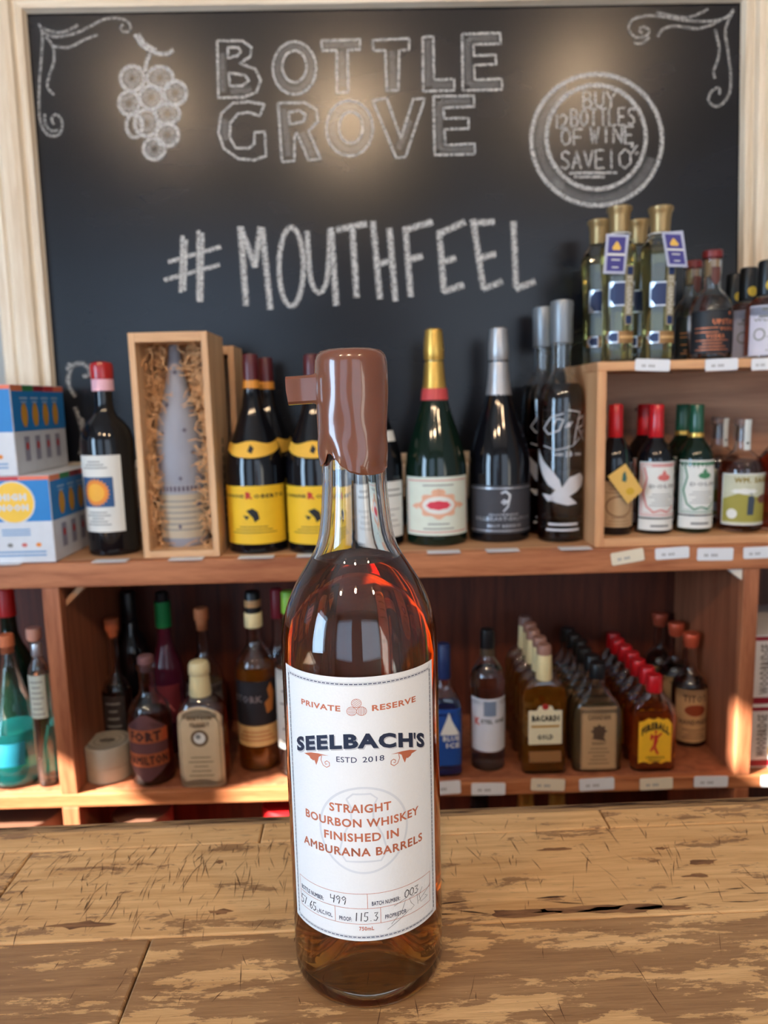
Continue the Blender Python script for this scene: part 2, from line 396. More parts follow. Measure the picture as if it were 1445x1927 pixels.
steps = [(0, .003), (.004, .013), (.012, .013), (.015, .009), (.019, .009), (.022, .017), (.030, .020), (.050, .020), (.054, .016), (.058, .020), (.072, .020), (.078, .014), (.078, -.030)]
for i, nm in enumerate(('frame_rail', 'frame_stile', 'frame_rail', 'frame_stile')):
    V = []
    for d_, h_ in steps:
        c = off(d_); a, b_ = c[i], c[(i+1) % 4]
        V += [(a[0], -h_, a[1]-MS), (b_[0], -h_, b_[1]-MS)]
    Fc = [(2*j, 2*j+1, 2*j+3, 2*j+2) for j in range(len(steps)-1)]
    Fc.append((0, 2*len(steps)-2, 2*len(steps)-1, 1)); Fc.append(tuple(range(0, 2*len(steps), 2))); Fc.append(tuple(reversed(range(1, 2*len(steps), 2))))
    obj(nm, V, Fc, W_FRX if i % 2 == 0 else W_FR, board)

# chalk
def chalkmat(name, strength, soft):
    m = bpy.data.materials.new(name); m.use_nodes = True; n = m.node_tree.nodes; l = m.node_tree.links
    b = n['Principled BSDF']; b.inputs['Base Color'].default_value = (*srgb(222, 220, 216), 1); b.inputs['Roughness'].default_value = .95
    b.inputs['Specular IOR Level'].default_value = .1
    uv = n.new('ShaderNodeUVMap'); sx = n.new('ShaderNodeSeparateXYZ'); l.new(uv.outputs[0], sx.inputs[0])
    a = n.new('ShaderNodeMath'); a.operation = 'MULTIPLY'; a.inputs[1].default_value = math.pi; l.new(sx.outputs[1], a.inputs[0])
    s = n.new('ShaderNodeMath'); s.operation = 'SINE'; l.new(a.outputs[0], s.inputs[0])
    p = n.new('ShaderNodeMath'); p.operation = 'POWER'; p.inputs[1].default_value = soft; l.new(s.outputs[0], p.inputs[0])
    tc = n.new('ShaderNodeTexCoord'); no = n.new('ShaderNodeTexNoise'); no.inputs['Scale'].default_value = 420; no.inputs['Detail'].default_value = 2
    l.new(tc.outputs['Object'], no.inputs['Vector'])
    mr = n.new('ShaderNodeMapRange'); mr.inputs[1].default_value = .36; mr.inputs[2].default_value = .62; mr.inputs[3].default_value = .25; mr.inputs[4].default_value = 1
    l.new(no.outputs[0], mr.inputs[0])
    q = n.new('ShaderNodeMath'); q.operation = 'MULTIPLY'; l.new(p.outputs[0], q.inputs[0]); l.new(mr.outputs[0], q.inputs[1])
    q2 = n.new('ShaderNodeMath'); q2.operation = 'MULTIPLY'; q2.inputs[1].default_value = strength; l.new(q.outputs[0], q2.inputs[0])
    l.new(q2.outputs[0], b.inputs['Alpha']); return m
CH = chalkmat('chalk_white', .92, .8); CHS = chalkmat('chalk_smudge', .22, 1.5); CHF = chalkmat('chalk_soft_line', .5, 1.2)
_cz = [0]
def ribbon(name, pls, wd, m, lift=.0006):
    """chalk marks: ribbons lying on the slate, one object per drawn figure"""
    V, Fc, UV = [], [], []
    for pl in pls:
        q = [at(x, y, BY) for x, y in pl]; r = []
        # smooth
        P = [Vector((p.x, p.z)) for p in q]; closed = (P[0]-P[-1]).length < .004
        for i in range(len(P)-1):
            p0 = P[i-1] if i > 0 else (P[-2] if closed else P[0]); p3 = P[i+2] if i+2 < len(P) else (P[1] if closed else P[-1])
            a, b = P[i], P[i+1]
            nn = max(2, int((b-a).length/.008)); straight = len(pl) in (2,)
            sharp = getattr(ribbon, 'sharp', False) or straight
            for k in range(nn):
                t = k/nn
                if sharp: r.append(a.lerp(b, t))
                else: r.append(.5*((2*a)+(b-p0)*t+(2*p0-5*a+4*b-p3)*t*t+(3*a-p0-3*b+p3)*t*t*t))
        r.append(P[-1]); base = len(V)
        L = lift+_cz[0]*.00002; _cz[0] = (_cz[0]+1) % 12
        for i, p in enumerate(r):
            t = r[min(i+1, len(r)-1)]-r[max(i-1, 0)]
            t = t.normalized() if t.length > 1e-9 else Vector((1, 0)); nn = Vector((-t.y, t.x))*(wd/2*(.94+.12*random.random()))
            V += [(p.x+nn.x, -L, p.y+nn.y-MS), (p.x-nn.x, -L, p.y-nn.y-MS)]; UV += [(i/6, 0), (i/6, 1)]
        for i in range(len(r)-1): Fc.append((base+2*i, base+2*i+2, base+2*i+3, base+2*i+1))
    me = bpy.data.meshes.new(name); me.from_pydata(V, [], Fc); me.materials.append(m)
    u = me.uv_layers.new(name='UVMap')
    for lp in me.loops: u.data[lp.index].uv = UV[lp.vertex_index]
    return link(bpy.data.objects.new(name, me), board)
C1 = lambda L: [(x/2.007, y/2.007) for x, y in L]
C2 = lambda L: [(720+x/1.993, y/1.993) for x, y in L]
C3 = lambda L: [(x/3.01, 600+y/3.01) for x, y in L]
def ell(cx, cy_, rx, ry, n=20, a0=0, a1=2*math.pi): return [(cx+rx*math.cos(a0+(a1-a0)*i/n), cy_+ry*math.sin(a0+(a1-a0)*i/n)) for i in range(n+1)]
wf = .0062
ribbon('chalk_flourish', [C1(s) for s in ([(145, 90), (160, 120), (158, 200), (150, 300), (148, 400), (152, 460), (175, 505), (210, 515), (235, 490), (232, 450), (210, 432), (195, 450), (205, 470)],
 [(165, 125), (210, 140), (290, 125), (350, 95), (400, 72), (460, 72), (490, 90), (492, 115), (470, 122), (455, 108), (465, 92)], [(165, 108), (215, 125), (260, 115), (295, 95)],
 [(172, 140), (200, 175), (205, 230), (185, 290), (180, 330), (205, 360)], [(200, 175), (260, 180), (320, 150), (370, 132)], [(170, 430), (172, 470), (195, 495), (222, 490)])], wf, CHF)
ribbon('chalk_flourish', [C3(s) for s in ([(385, 370), (395, 300), (420, 260), (470, 255), (510, 290), (500, 320), (470, 325)], [(388, 330), (395, 390), (430, 440)], [(425, 500), (460, 600), (470, 700), (450, 770)], [(380, 290), (398, 250)], [(465, 560), (478, 640), (480, 740)])], .010, CHF)
ribbon('chalk_flourish', [C2(s) for s in ([(1315, 35), (1290, 65), (1230, 80), (1140, 78), (1060, 65), (990, 60), (935, 75), (922, 110), (945, 140), (985, 138), (1000, 115), (975, 100), (962, 115), (975, 125)], [(1030, 140), (1050, 110), (1100, 98), (1180, 108), (1240, 90), (1265, 75)],
 [(1025, 45), (1080, 60), (1150, 65), (1220, 35)], [(1315, 40), (1285, 110), (1295, 200), (1305, 290), (1300, 350), (1275, 388), (1245, 400), (1220, 375), (1235, 340), (1262, 330), (1262, 355)], [(1245, 110), (1262, 180), (1255, 230), (1240, 265), (1245, 295)], [(940, 160), (970, 165), (1000, 140)])], wf, CHF)
ribbon('chalk_grapes', [C1([(510, 130), (535, 170), (580, 198), (630, 205), (655, 188)]), C1([(525, 128), (545, 165), (590, 190)]), C1([(568, 205), (552, 240), (550, 270)])]
 + [C1(ell(*e)) for e in ((500, 297, 44, 46), (605, 295, 48, 42), (662, 352, 42, 44), (570, 370, 42, 44), (488, 390, 38, 44), (632, 430, 46, 38), (508, 475, 30, 44), (553, 465, 44, 50), (632, 510, 42, 42), (583, 563, 40, 40))], .0075, CH)
ribbon('chalk_grape_shading', [C1(ell(cx, cy_, 24, 25, 12)) for cx, cy_ in ((500, 297), (605, 295), (662, 352), (570, 370), (488, 390), (632, 430), (553, 465), (632, 510), (583, 563))], .016, chalkmat('chalk_smudge_strong', .4, 1.2), .0003)
ribbon.sharp = True
LET = {'b': [C1([(820, 155), (825, 370), (920, 368), (968, 350), (985, 305), (965, 262), (905, 240), (945, 215), (950, 180), (915, 155), (820, 155)]), C1([(860, 180), (862, 220), (895, 212), (910, 195), (900, 180), (860, 180)]), C1([(865, 275), (868, 325), (915, 325), (940, 305), (925, 285), (865, 275)])],
 'o': [C1(ell(1112, 258, 82, 100)), C1(ell(1112, 252, 46, 60))],
 't': [C1([(1213, 155), (1360, 150), (1358, 188), (1313, 190), (1315, 350), (1272, 350), (1272, 192), (1218, 192), (1213, 155)])],
 't2': [C2([(100, 145), (98, 188), (62, 190), (58, 340), (15, 340), (10, 190), (-35, 190), (-37, 152), (100, 145)])],
 'l': [C2([(150, 140), (190, 138), (192, 300), (268, 298), (268, 340), (152, 343), (150, 140)])],
 'e': [C2([(298, 128), (440, 125), (442, 165), (340, 168), (342, 210), (425, 207), (425, 242), (342, 245), (345, 300), (447, 297), (447, 337), (300, 340), (298, 128)])],
 'g': [C1([(1000, 395), (980, 438), (940, 425), (900, 430), (870, 465), (868, 520), (890, 560), (940, 560), (960, 545), (962, 500), (1000, 498), (1005, 590), (960, 605), (900, 600), (845, 560), (825, 500), (835, 430), (880, 390), (940, 385), (1000, 395)])],
 'r': [C1([(1050, 390), (1150, 388), (1195, 415), (1200, 460), (1165, 495), (1210, 600), (1165, 605), (1120, 500), (1112, 520), (1112, 608), (1065, 612), (1050, 390)]), C1([(1090, 425), (1130, 418), (1155, 435), (1145, 460), (1095, 470), (1090, 425)])],
 'o2': [C1(ell(1320, 485, 88, 105)), C1(ell(1325, 482, 45, 60))],
 'v': [C2([(-37, 378), (15, 368), (68, 520), (115, 372), (158, 370), (85, 590), (50, 592), (-37, 378)])],
 'e2': [C2([(190, 362), (342, 360), (342, 400), (228, 405), (230, 445), (322, 443), (322, 483), (232, 485), (235, 545), (345, 540), (345, 578), (195, 582), (190, 362)])]}
for kq, ps in LET.items(): ribbon('chalk_letter', ps, .0048, CH)
for s in ([(838, 200), (842, 350)], [(870, 345), (950, 340)], [(1292, 190), (1294, 330)], [(1225, 172), (1350, 170)], [(850, 450), (850, 530)], [(1072, 410), (1088, 590)], [(1140, 500), (1180, 590)]):
    ribbon('chalk_smear', [C1(s)], .016, CHS, .0003)
for s in ([(170, 150), (172, 325)], [(185, 320), (260, 320)], [(318, 145), (322, 320)], [(320, 145), (430, 143)], [(325, 320), (435, 318)], [(210, 380), (214, 560)], [(215, 382), (330, 380)], [(215, 562), (335, 560)], [(35, 190), (38, 330)], [(60, 560), (100, 450)]):
    ribbon('chalk_smear', [C2(s)], .016, CHS, .0003)
ribbon.sharp = False
ribbon('chalk_smear', [C1(ell(1112, 256, 64, 80))], .014, CHS, .0003); ribbon('chalk_smear', [C1(ell(1322, 484, 67, 82))], .016, CHS, .0003)
ribbon('chalk_circle', [C2(ell(802, 525, 245, 246, 40))], .0085, CH); ribbon('chalk_circle', [C2(ell(800, 515, 186, 195, 40))], .0085, CH)
ribbon('chalk_smear', [C2(ell(800, 528, 218, 220, 40, .3, 2.4)), C2(ell(800, 528, 212, 216, 40, 2.2, 4.2))], .024, CHS, .0003)
ribbon.sharp = True
def ctext(t, x0, x1, y0, y1, wd=.0041, sl=0):
    ribbon('chalk_word', [C2([(x, y-(x-x0)*sl) for x, y in s]) for s in strokes(t, x0, x1, y1, y0)], wd, CH)
CW = .0040
ctext('BUY', 752, 872, 345, 405); ctext('1', 645, 661, 430, 482); ctext('2', 664, 694, 430, 482); ctext('BOTTLES', 706, 945, 412, 475, sl=.03); ctext('OF', 670, 750, 485, 545)
ctext('WINE', 778, 940, 475, 538); ctext('SAVE', 668, 830, 568, 635, sl=.03); ctext('1', 846, 868, 560, 632); ctext('0', 884, 932, 560, 632); ctext('%', 928, 958, 540, 582, .003)
ribbon('chalk_underline', [C2([(700, 650), (878, 648)]), C2([(718, 664), (832, 664)])], .005, CH)
BG = .0125
for nm, ss in (('#', [C1([(690, 890), (683, 1105)]), C1([(703, 905), (697, 1100)]), C1([(750, 870), (750, 1140)]), C1([(765, 880), (760, 1140)]), C1([(635, 990), (835, 932)]), C1([(620, 1058), (830, 1000)])]),
  ('M', [C1([(908, 855), (930, 1155)]), C1([(908, 860), (965, 1010)]), C1([(962, 1010), (985, 858)]), C1([(990, 860), (1022, 1170)])]),
  ('U', [C1([(1250, 860), (1270, 1155)])]), ('T', [C1([(1270, 868), (1385, 845)]), C1([(1330, 855), (1347, 1125)])]),
  ('H', [C1([(1408, 835), (1435, 1130)]), C2([(25, 855), (48, 1130)]), C2([(-20, 990), (35, 978)])]),
  ('F', [C2([(85, 850), (105, 1115)]), C2([(85, 862), (188, 832)]), C2([(95, 975), (150, 960)])]),
  ('E', [C2([(212, 865), (230, 1095)]), C2([(205, 880), (310, 832)]), C2([(215, 985), (275, 968)]), C2([(225, 1095), (305, 1068)])]),
  ('E', [C2([(338, 822), (378, 1085)]), C2([(330, 838), (420, 832)]), C2([(350, 972), (425, 952)]), C2([(375, 1085), (450, 1055)])]),
  ('L', [C2([(490, 830), (500, 1080)]), C2([(497, 1085), (572, 1055)])])):
    ribbon('chalk_letter', ss, BG if nm != '#' else .0085, CH)
ribbon.sharp = False
ribbon('chalk_letter', [C1(ell(1100, 1008, 46, 148, 24))], BG*.85, CH)
ribbon('chalk_letter', [C1([(1160, 872), (1165, 960), (1175, 1060), (1203, 1108), (1232, 1070), (1243, 960), (1247, 862)])], BG*.85, CH)
# ================================================================ COUNTER
CTZ = CZ-.285
def counter_mat(nm='worn_counter_wood', th=.50):
    m = bpy.data.materials.new(nm); m.use_nodes = True; n = m.node_tree.nodes; l = m.node_tree.links
    b = n['Principled BSDF']; tc = n.new('ShaderNodeTexCoord'); oi = n.new('ShaderNodeObjectInfo')
    ad = n.new('ShaderNodeVectorMath'); ad.operation = 'ADD'; l.new(tc.outputs['Object'], ad.inputs[0])
    sc = n.new('ShaderNodeVectorMath'); sc.operation = 'SCALE'; sc.inputs[3].default_value = 7.3; l.new(oi.outputs['Random'], sc.inputs[0]); l.new(sc.outputs[0], ad.inputs[1])
    def noise(scale, st, det=5, dist=0, rough=.6):
        mp = n.new('ShaderNodeMapping'); mp.inputs['Scale'].default_value = st; l.new(ad.outputs[0], mp.inputs[0])
        no = n.new('ShaderNodeTexNoise'); no.inputs['Scale'].default_value = scale; no.inputs['Detail'].default_value = det; no.inputs['Distortion'].default_value = dist; no.inputs['Roughness'].default_value = rough
        l.new(mp.outputs[0], no.inputs['Vector']); return no.outputs[0]
    def ramp(x, els, interp_='LINEAR'):
        r = n.new('ShaderNodeValToRGB'); r.color_ramp.interpolation = interp_
        r.color_ramp.elements[0].position = els[0][0]; r.color_ramp.elements[0].color = (*els[0][1], 1)
        r.color_ramp.elements[1].position = els[1][0]; r.color_ramp.elements[1].color = (*els[1][1], 1)
        for p, c in els[2:]: e = r.color_ramp.elements.new(p); e.color = (*c, 1)
        l.new(x, r.inputs[0]); return r.outputs[0]
    def mix(f, a, b_, mode='MIX'):
        x = n.new('ShaderNodeMix'); x.data_type = 'RGBA'; x.blend_type = mode
        if isinstance(f, float): x.inputs[0].default_value = f
        else: l.new(f, x.inputs[0])
        for k, v in ((6, a), (7, b_)):
            if isinstance(v, tuple): x.inputs[k].default_value = (*v, 1)
            else: l.new(v, x.inputs[k])
        return x.outputs[2]
    grain = noise(14, (1, 16, 16), 6, .5); fine = noise(60, (1, 14, 14), 3)
    raw = ramp(grain, [(.3, srgb(200, 152, 98)), (.7, srgb(234, 190, 134))])
    var = ramp(grain, [(.3, srgb(142, 102, 66)), (.72, srgb(178, 136, 92))])
    wear = noise(17, (1, 4.0, 4.0), 10, .2, .72)
    wm = ramp(wear, [(th, (0, 0, 0)), (th+.02, (1, 1, 1))])
    col = mix(wm, raw, var)
    # lighter worn area towards the back plank, darker patina flecks along the grain
    fl = ramp(fine, [(.28, (1, 1, 1)), (.36, (0, 0, 0))]); fm = n.new('ShaderNodeMath'); fm.operation = 'MULTIPLY'; fm.inputs[1].default_value = .5
    l.new(fl, fm.inputs[0]); col = mix(fm.outputs[0], col, srgb(84, 58, 38))
    sp = ramp(noise(16, (1, 5, 5), 5), [(.70, (0, 0, 0)), (.76, (1, 1, 1))]); s2 = n.new('ShaderNodeMath'); s2.operation = 'MULTIPLY'; s2.inputs[1].default_value = .45
    l.new(sp, s2.inputs[0]); col = mix(s2.outputs[0], col, srgb(90, 62, 44))
    l.new(col, b.inputs['Base Color'])
    b.inputs['Roughness'].default_value = .42
    rr = n.new('ShaderNodeMapRange'); rr.inputs[3].default_value = .62; rr.inputs[4].default_value = .38; l.new(wm, rr.inputs[0]); l.new(rr.outputs[0], b.inputs['Roughness'])
    h = n.new('ShaderNodeMath'); h.operation = 'MULTIPLY_ADD'; h.inputs[1].default_value = .5; l.new(wm, h.inputs[0]); l.new(fine, h.inputs[2])
    bp = n.new('ShaderNodeBump'); bp.inputs['Strength'].default_value = .3; bp.inputs['Distance'].default_value = .0008; l.new(h.outputs[0], bp.inputs['Height']); l.new(bp.outputs[0], b.inputs['Normal'])
    return m
CM = counter_mat(); CM_RAW = counter_mat('worn_counter_wood_bare', .57); CM_V = counter_mat('worn_counter_wood_varnished', .46); RIM = wood('counter_edge_wood', (120, 90, 60), (176, 138, 94), 'X', 14, .5, 20, bump=.4)
counter = empty('counter', (0, .36, CTZ), 'worn pale wooden plank counter covered in knife scratches', 'counter', rz=.0215)
cr_, sr_ = math.cos(.0215), math.sin(.0215)
def tocounter(px, py):
    p = atz(px, py, CTZ)-Vector((0, .36, CTZ)); return p.x*cr_+p.y*sr_, -p.x*sr_+p.y*cr_
yE = tocounter(722, 1526)[1]; yA = tocounter(722, 1550)[1]; yB = tocounter(722, 1582)[1]; yC = tocounter(722, 1746)[1]
yA = tocounter(300, 1556)[1]; yB = tocounter(300, 1592)[1]; yC = (tocounter(0, 1753)[1]+tocounter(1445, 1737)[1])/2
xj1 = tocounter(290, 1750)[0]; xj2 = tocounter(65, 1597)[0]; xj3 = tocounter(490, 1577)[0]; xj4 = tocounter(1155, 1570)[0]
def plank(x0, x1, y0, y1, m=CM, z=0.0, nm='plank', th=.038, bev=.0012):
    g = .0004; dz = -.0002*random.random()
    return box(nm, x0+g, x1-g, y0+g, y1-g, -th, z+dz, m, counter, bev)
plank(-1.1, 1.1, yA, yE, RIM, nm='edge_board', th=.05)
for x0, x1 in ((-1.1, xj3), (xj3, xj4), (xj4, 1.1)): plank(x0, x1, yB, yA, CM_RAW)
for x0, x1 in ((-1.1, xj2), (xj2, .34), (.34, 1.1)): plank(x0, x1, yC, yB, CM_RAW)
for x0, x1 in ((-1.1, xj1), (xj1, .62), (.62, 1.1)): plank(x0, x1, yC-.115, yC, CM_V)
plank(-1.1, .1, -.30, yC-.115); plank(.1, 1.1, -.30, yC-.115)
box('substrate', -1.09, 1.09, -.29, yE-.002, -.062, -.051, RIM, counter, .001)
box('counter_base', -1.05, 1.05, -.22, yE-.03, -CTZ, -.063, W_FACE, counter, .001)
# knife scratches (uncountable small marks)
V, Fc = [], []
def scratch(x, y, ln, ang, wd):
    dx, dy = math.cos(ang)*ln/2, math.sin(ang)*ln/2; nx, ny = -math.sin(ang)*wd/2, math.cos(ang)*wd/2
    c = (random.random()-.5)*ln*.06; o = len(V)
    V.extend([(x-dx, y-dy, .00012), (x+nx+c, y+ny, .00012), (x-nx+c, y-ny, .00012), (x+dx, y+dy, .00012)]); Fc.append((o, o+2, o+3, o+1))
for i in range(620):
    y = yC+(yB-yC)*random.random()**.8 if i < 480 else random.uniform(-.1, yC)
    x = random.gauss(-.12, .09) if i % 2 and i < 480 else random.uniform(-.35, .38)
    scratch(x, y, random.choice((.006, .01, .014, .02)), math.pi/2+random.gauss(.0, .26), random.uniform(.00025, .0006))
for i in range(90):
    scratch(random.uniform(-.3, .35), random.uniform(yB, yA), random.uniform(.003, .01), math.pi/2+random.gauss(0, .5), .0004)
obj('scratches', V, Fc, rgb('scratch_dark', 96, 66, 44, .8), counter, kind='stuff')
V, Fc = [], []
for i in range(70):
    scratch(random.uniform(-.33, .35), random.uniform(yA+.002, yE-.003), random.uniform(.012, .05), random.gauss(0, .07), random.uniform(.0005, .0014))
for i in range(14):
    scratch(random.uniform(.03, .30), random.uniform(yC+.004, yC+.02), random.uniform(.01, .03), random.gauss(0, .1), random.uniform(.0006, .0018))
obj('cracks', V, Fc, rgb('crack_dark', 70, 46, 32, .8), counter, kind='stuff')
# wood knots
V, Fc = [], []
for px, py, s, el_ in ((1325, 1622, .004, 2.2), (1312, 1648, .0025, 4), (985, 1718, .004, 5), (1080, 1712, .0035, 7), (1170, 1712, .005, 4), (1250, 1708, .003, 6), (412, 1622, .0022, 1.5), (414, 1716, .003, 2), (150, 1741, .004, 4), (1245, 1597, .002, 2), (1040, 1598, .002, 5)):
    x, y = tocounter(px, py); o = len(V)
    for i in range(14):
        a = 2*math.pi*i/14; r_ = s*(.55+.8*random.random()); V.append((x+r_*el_*math.cos(a), y+r_*.75*math.sin(a), .00013))
    Fc.append(tuple(range(o, o+14)))
obj('knots', V, Fc, wood('knot_brown', (92, 58, 36), (160, 114, 74), 'X', 60, .7), counter, kind='stuff')

# ================================================================ HERO BOTTLE
R = .038; HX, HY = -.01181, .35007
GLASS = mat('clear_glass', (1, 1, 1), 0.0, trans=1, var=0, ior=1.5)
def gmat(name, c, r_=.0, ior=1.48): return mat(name, c, r_, trans=1, var=0, ior=ior)
hero = empty('whiskey_bottle', (HX, HY, CTZ), 'tall wax-sealed amber whiskey bottle with white label standing on the wooden counter', 'bottle')
ROWS = [(1190, 531, 821), (1175, 530.6, 820.3), (1154, 533.6, 814.5), (1138, 537.5, 809.5), (1123, 542, 803.6), (1107, 548, 795.5), (1092, 554.5, 786.5), (1076, 565, 777.5), (1060, 576, 768), (1044, 585.5, 757.5), (1029, 593, 749), (1013, 597.5, 743), (998, 600, 739), (975, 601.8, 734.5), (951, 603, 731), (915, 605, 728), (880, 606, 727)]
prof = []
for y, a, b_ in ROWS:
    z = zat(y, HX, HY); zc = pj(HX, HY, z)[2]; rr_ = (b_-a)/2*zc/F/math.sqrt(1+((b_-a)/2/F)**2)
    prof.append((min(R, rr_), z-CTZ))
ztop = prof[-1][1]; znk = prof[-1][0]
outer = [(.0345, 0.0), (.0362, .0008), (.0373, .0026), (.0379, .006), (R, .010), (R, .05), (R, .1), (R, prof[0][1]-.006)] + prof[1:] + [(znk, ztop+.03)]
inner = [(max(.0085, r_-.0026), z) for r_, z in outer[4:]]
inner[-1] = (znk-.004, ztop+.03)
punt_in = [(.0015, .0265), (.007, .0258), (.0115, .0235), (.017, .016), (.0245, .0105), (.0305, .0068), (.0335, .0078), (.0350, .0112)]
punt_out = [(.0015, .0225), (.006, .0218), (.0105, .0190), (.0165, .0100), (.0235, .0035), (.0295, .0008), (.0325, 0.0)]
full = punt_out + outer + list(reversed(inner[1:])) + list(reversed(punt_in))
lathe('glass', [(r_, r_, z, 2) for r_, z in full], GLASS, hero, 96)
zliq = zat(1046, HX, HY)-CTZ
li = [(r_+(0 if k < 4 else .00012), z-.0001) for k, (r_, z) in enumerate(punt_in)]
li += [(r_+.00012, z) for r_, z in inner if .0125 < z < zliq]
rl = interp([(r_, 0, z) for r_, z in inner], zliq)
li += [(rl+.00012, zliq), (rl-.0008, zliq-.0006), (.001, zliq-.0006)]
LIQ = liquid('bourbon', (.54, .105, .003), .055, glow=.085, glow_color=(.66, .17, .01))  # amber glow of light painted into the bourbon as diffuse colour
lathe('liquid', [(r_, r_, z, 2) for r_, z in li], LIQ, hero, 96)
# label and its print
def hsurf(u, v, off): a = u/R; return ((R+off)*math.sin(a), -(R+off)*math.cos(a), v)
PAPER = rgb('label_paper', 226, 226, 224, .75, var=.02, scale=900, bump=.12)
nu = 48; V = []
u0, u1, v0, v1 = -.0420, .0414, .0375, .1654
for o_ in (.00004, .00022):
    for j in range(2):
        for i in range(nu+1): V.append(hsurf(u0+(u1-u0)*i/nu, (v0, v1)[j], o_))
N = nu+1; Fc = []
for i in range(nu):
    Fc.append((2*N+i, 2*N+i+1, 3*N+i+1, 3*N+i)); Fc.append((i, N+i, N+i+1, i+1))
    Fc.append((i, i+1, 2*N+i+1, 2*N+i)); Fc.append((N+i, 3*N+i, 3*N+i+1, N+i+1))
Fc += [(0, 2*N, 3*N, N), (nu, N+nu, 3*N+nu, 2*N+nu)]
hlabel = obj('label', V, Fc, PAPER, hero, smooth=True)
def hprint(name, ink, m, off=.00027, **k):
    ink.V, ink.F = slice_mesh(ink.V, ink.F, .0012)
    return obj(name, [hsurf(u, v, off) for u, v in ink.V], ink.F, m, hlabel, **k)
NAVY = rgb('ink_navy', 28, 38, 62, .6); COPPER = rgb('ink_copper', 196, 112, 82, .42, metal=.25); BLUEK = rgb('ink_blue_black', 34, 40, 74, .6); GREYI = rgb('ink_pale_grey', 206, 208, 210, .7)
mm = lambda *a: [x/1000 for x in a]
i1 = Ink()
for (a, b_) in ((-38.5, 38.4),):
    for off_, wd in ((0, .0001), (.0012, .0001)):
        i1.line([(-.0386, .1628-off_), (.0384, .1628-off_)], wd)
        i1.line([(-.0386, .0388+off_), (.0384, .0388+off_)], wd)
        i1.line([(-.0396+off_, .0376), (-.0396+off_, .1642)], wd); i1.line([(.0392-off_, .0376), (.0392-off_, .1642)], wd)
    x = -.0376
    while x < .0372:
        for v in (.1622, .0394): i1.line([(x, v), (x+.0017, v)], .00042)
        x += .0021
    y = .0405
    while y < .162:
        for u in (-.0390, .0386): i1.line([(u, y), (u, y+.0017)], .00045)
        y += .0021
hprint('border', i1, BLUEK)
for t, a in (('PRIVATE', mm(-28.9, -8.2, 149.5, 152.2)), ('RESERVE', mm(5.8, 27.8, 149.5, 152.3))):
    i2 = Ink(); i2.text(t, *a, .03); hprint('copper_lettering', i2, COPPER)
for t, a in (('STRAIGHT', mm(-15.3, 13.4, 101.4, 105.6)), ('BOURBON WHISKEY', mm(-29.3, 28.2, 94.4, 98.5)), ('FINISHED IN', mm(-18.5, 16.8, 87.3, 91.5)), ('AMBURANA BARRELS', mm(-31.5, 30.3, 80.1, 84.3)), ('750mL', mm(-3.1, 3.8, 42.9, 44.9))):
    i2 = Ink(); i2.text(t, *a, .026); hprint('copper_lettering', i2, COPPER)
i3 = Ink()
for cu, cv, ang in ((-.0010, .1535, 2.5), (-.0032, .1498, 0), (.0012, .1498, 1.571)):
    i3.ring(cu, cv, .0022, .0020, .00022, 28)
    for k in (-.0014, -.0007, 0, .0007, .0014):
        h_ = math.sqrt(.0019**2-k*k); c_, s_ = math.cos(ang), math.sin(ang)
        i3.line([(cu-h_*c_-k*s_, cv-h_*s_+k*c_), (cu+h_*c_-k*s_, cv+h_*s_+k*c_)], .0002)
hprint('barrel_logo', i3, COPPER, .00029)
for sg, ox in ((1, 0), (-1, -.0005)):
    i3 = Ink()
    m_ = lambda p: [(ox+sg*a/1000, b_/1000) for a, b_ in p]
    pl = m_([(-28.5, 126.0), (-24, 127.6), (-20, 128.1), (-14.5, 128.0), (-18, 127.6), (-19.7, 126.5), (-20.3, 124.5), (-21.3, 122.2), (-22.2, 124.3), (-23, 124.0), (-23.6, 125.0), (-24.6, 124.6), (-25.2, 125.5)])
    for a, b_, c in ((0, 1, 12), (1, 12, 11), (1, 11, 9), (1, 9, 8), (1, 8, 2), (8, 7, 6), (8, 6, 2), (2, 6, 5), (2, 5, 4), (2, 4, 3), (11, 10, 9)):
        q = [pl[a], pl[b_], pl[c]]
        ar = (q[1][0]-q[0][0])*(q[2][1]-q[0][1])-(q[2][0]-q[0][0])*(q[1][1]-q[0][1])
        i3.poly(q if ar > 0 else q[::-1])
    i3.line(m_([(-18.2, 127.4), (-18.6, 125.2), (-17.6, 123.0), (-15.8, 122.2), (-14.3, 123.2), (-14.4, 124.8), (-15.6, 125.4), (-16.6, 124.6), (-16.3, 123.6), (-15.5, 123.9)]), .00035)
    hprint('scroll_ornament', i3, COPPER, .00029)
i4 = Ink(); arch = lambda u: -.0070*(u/.0332)**2
i4.text('SEELBACH', *mm(-33.8, 25.5, 132.3, 139.4), .05, arch); i4.text("'", *mm(26.1, 27.2, 136.4, 139.4), .03, arch); i4.text('S', *mm(27.8, 33.2, 132.3, 139.4), .05, arch)
sh = Ink(); sh.V = [(u+.0005, v-.0006) for u, v in i4.V]; sh.F = i4.F
hprint('lettering_shadow', sh, rgb('ink_warm_grey', 186, 184, 184, .7), .00025)
hprint('navy_lettering', i4, NAVY, .0003)
for t, a in (('ESTD', mm(-10.9, -1.6, 125.6, 128.2)), ('2018', mm(.9, 10.7, 125.7, 128.3))):
    i5 = Ink(); i5.text(t, *a, .005); hprint('small_lettering', i5, BLUEK)
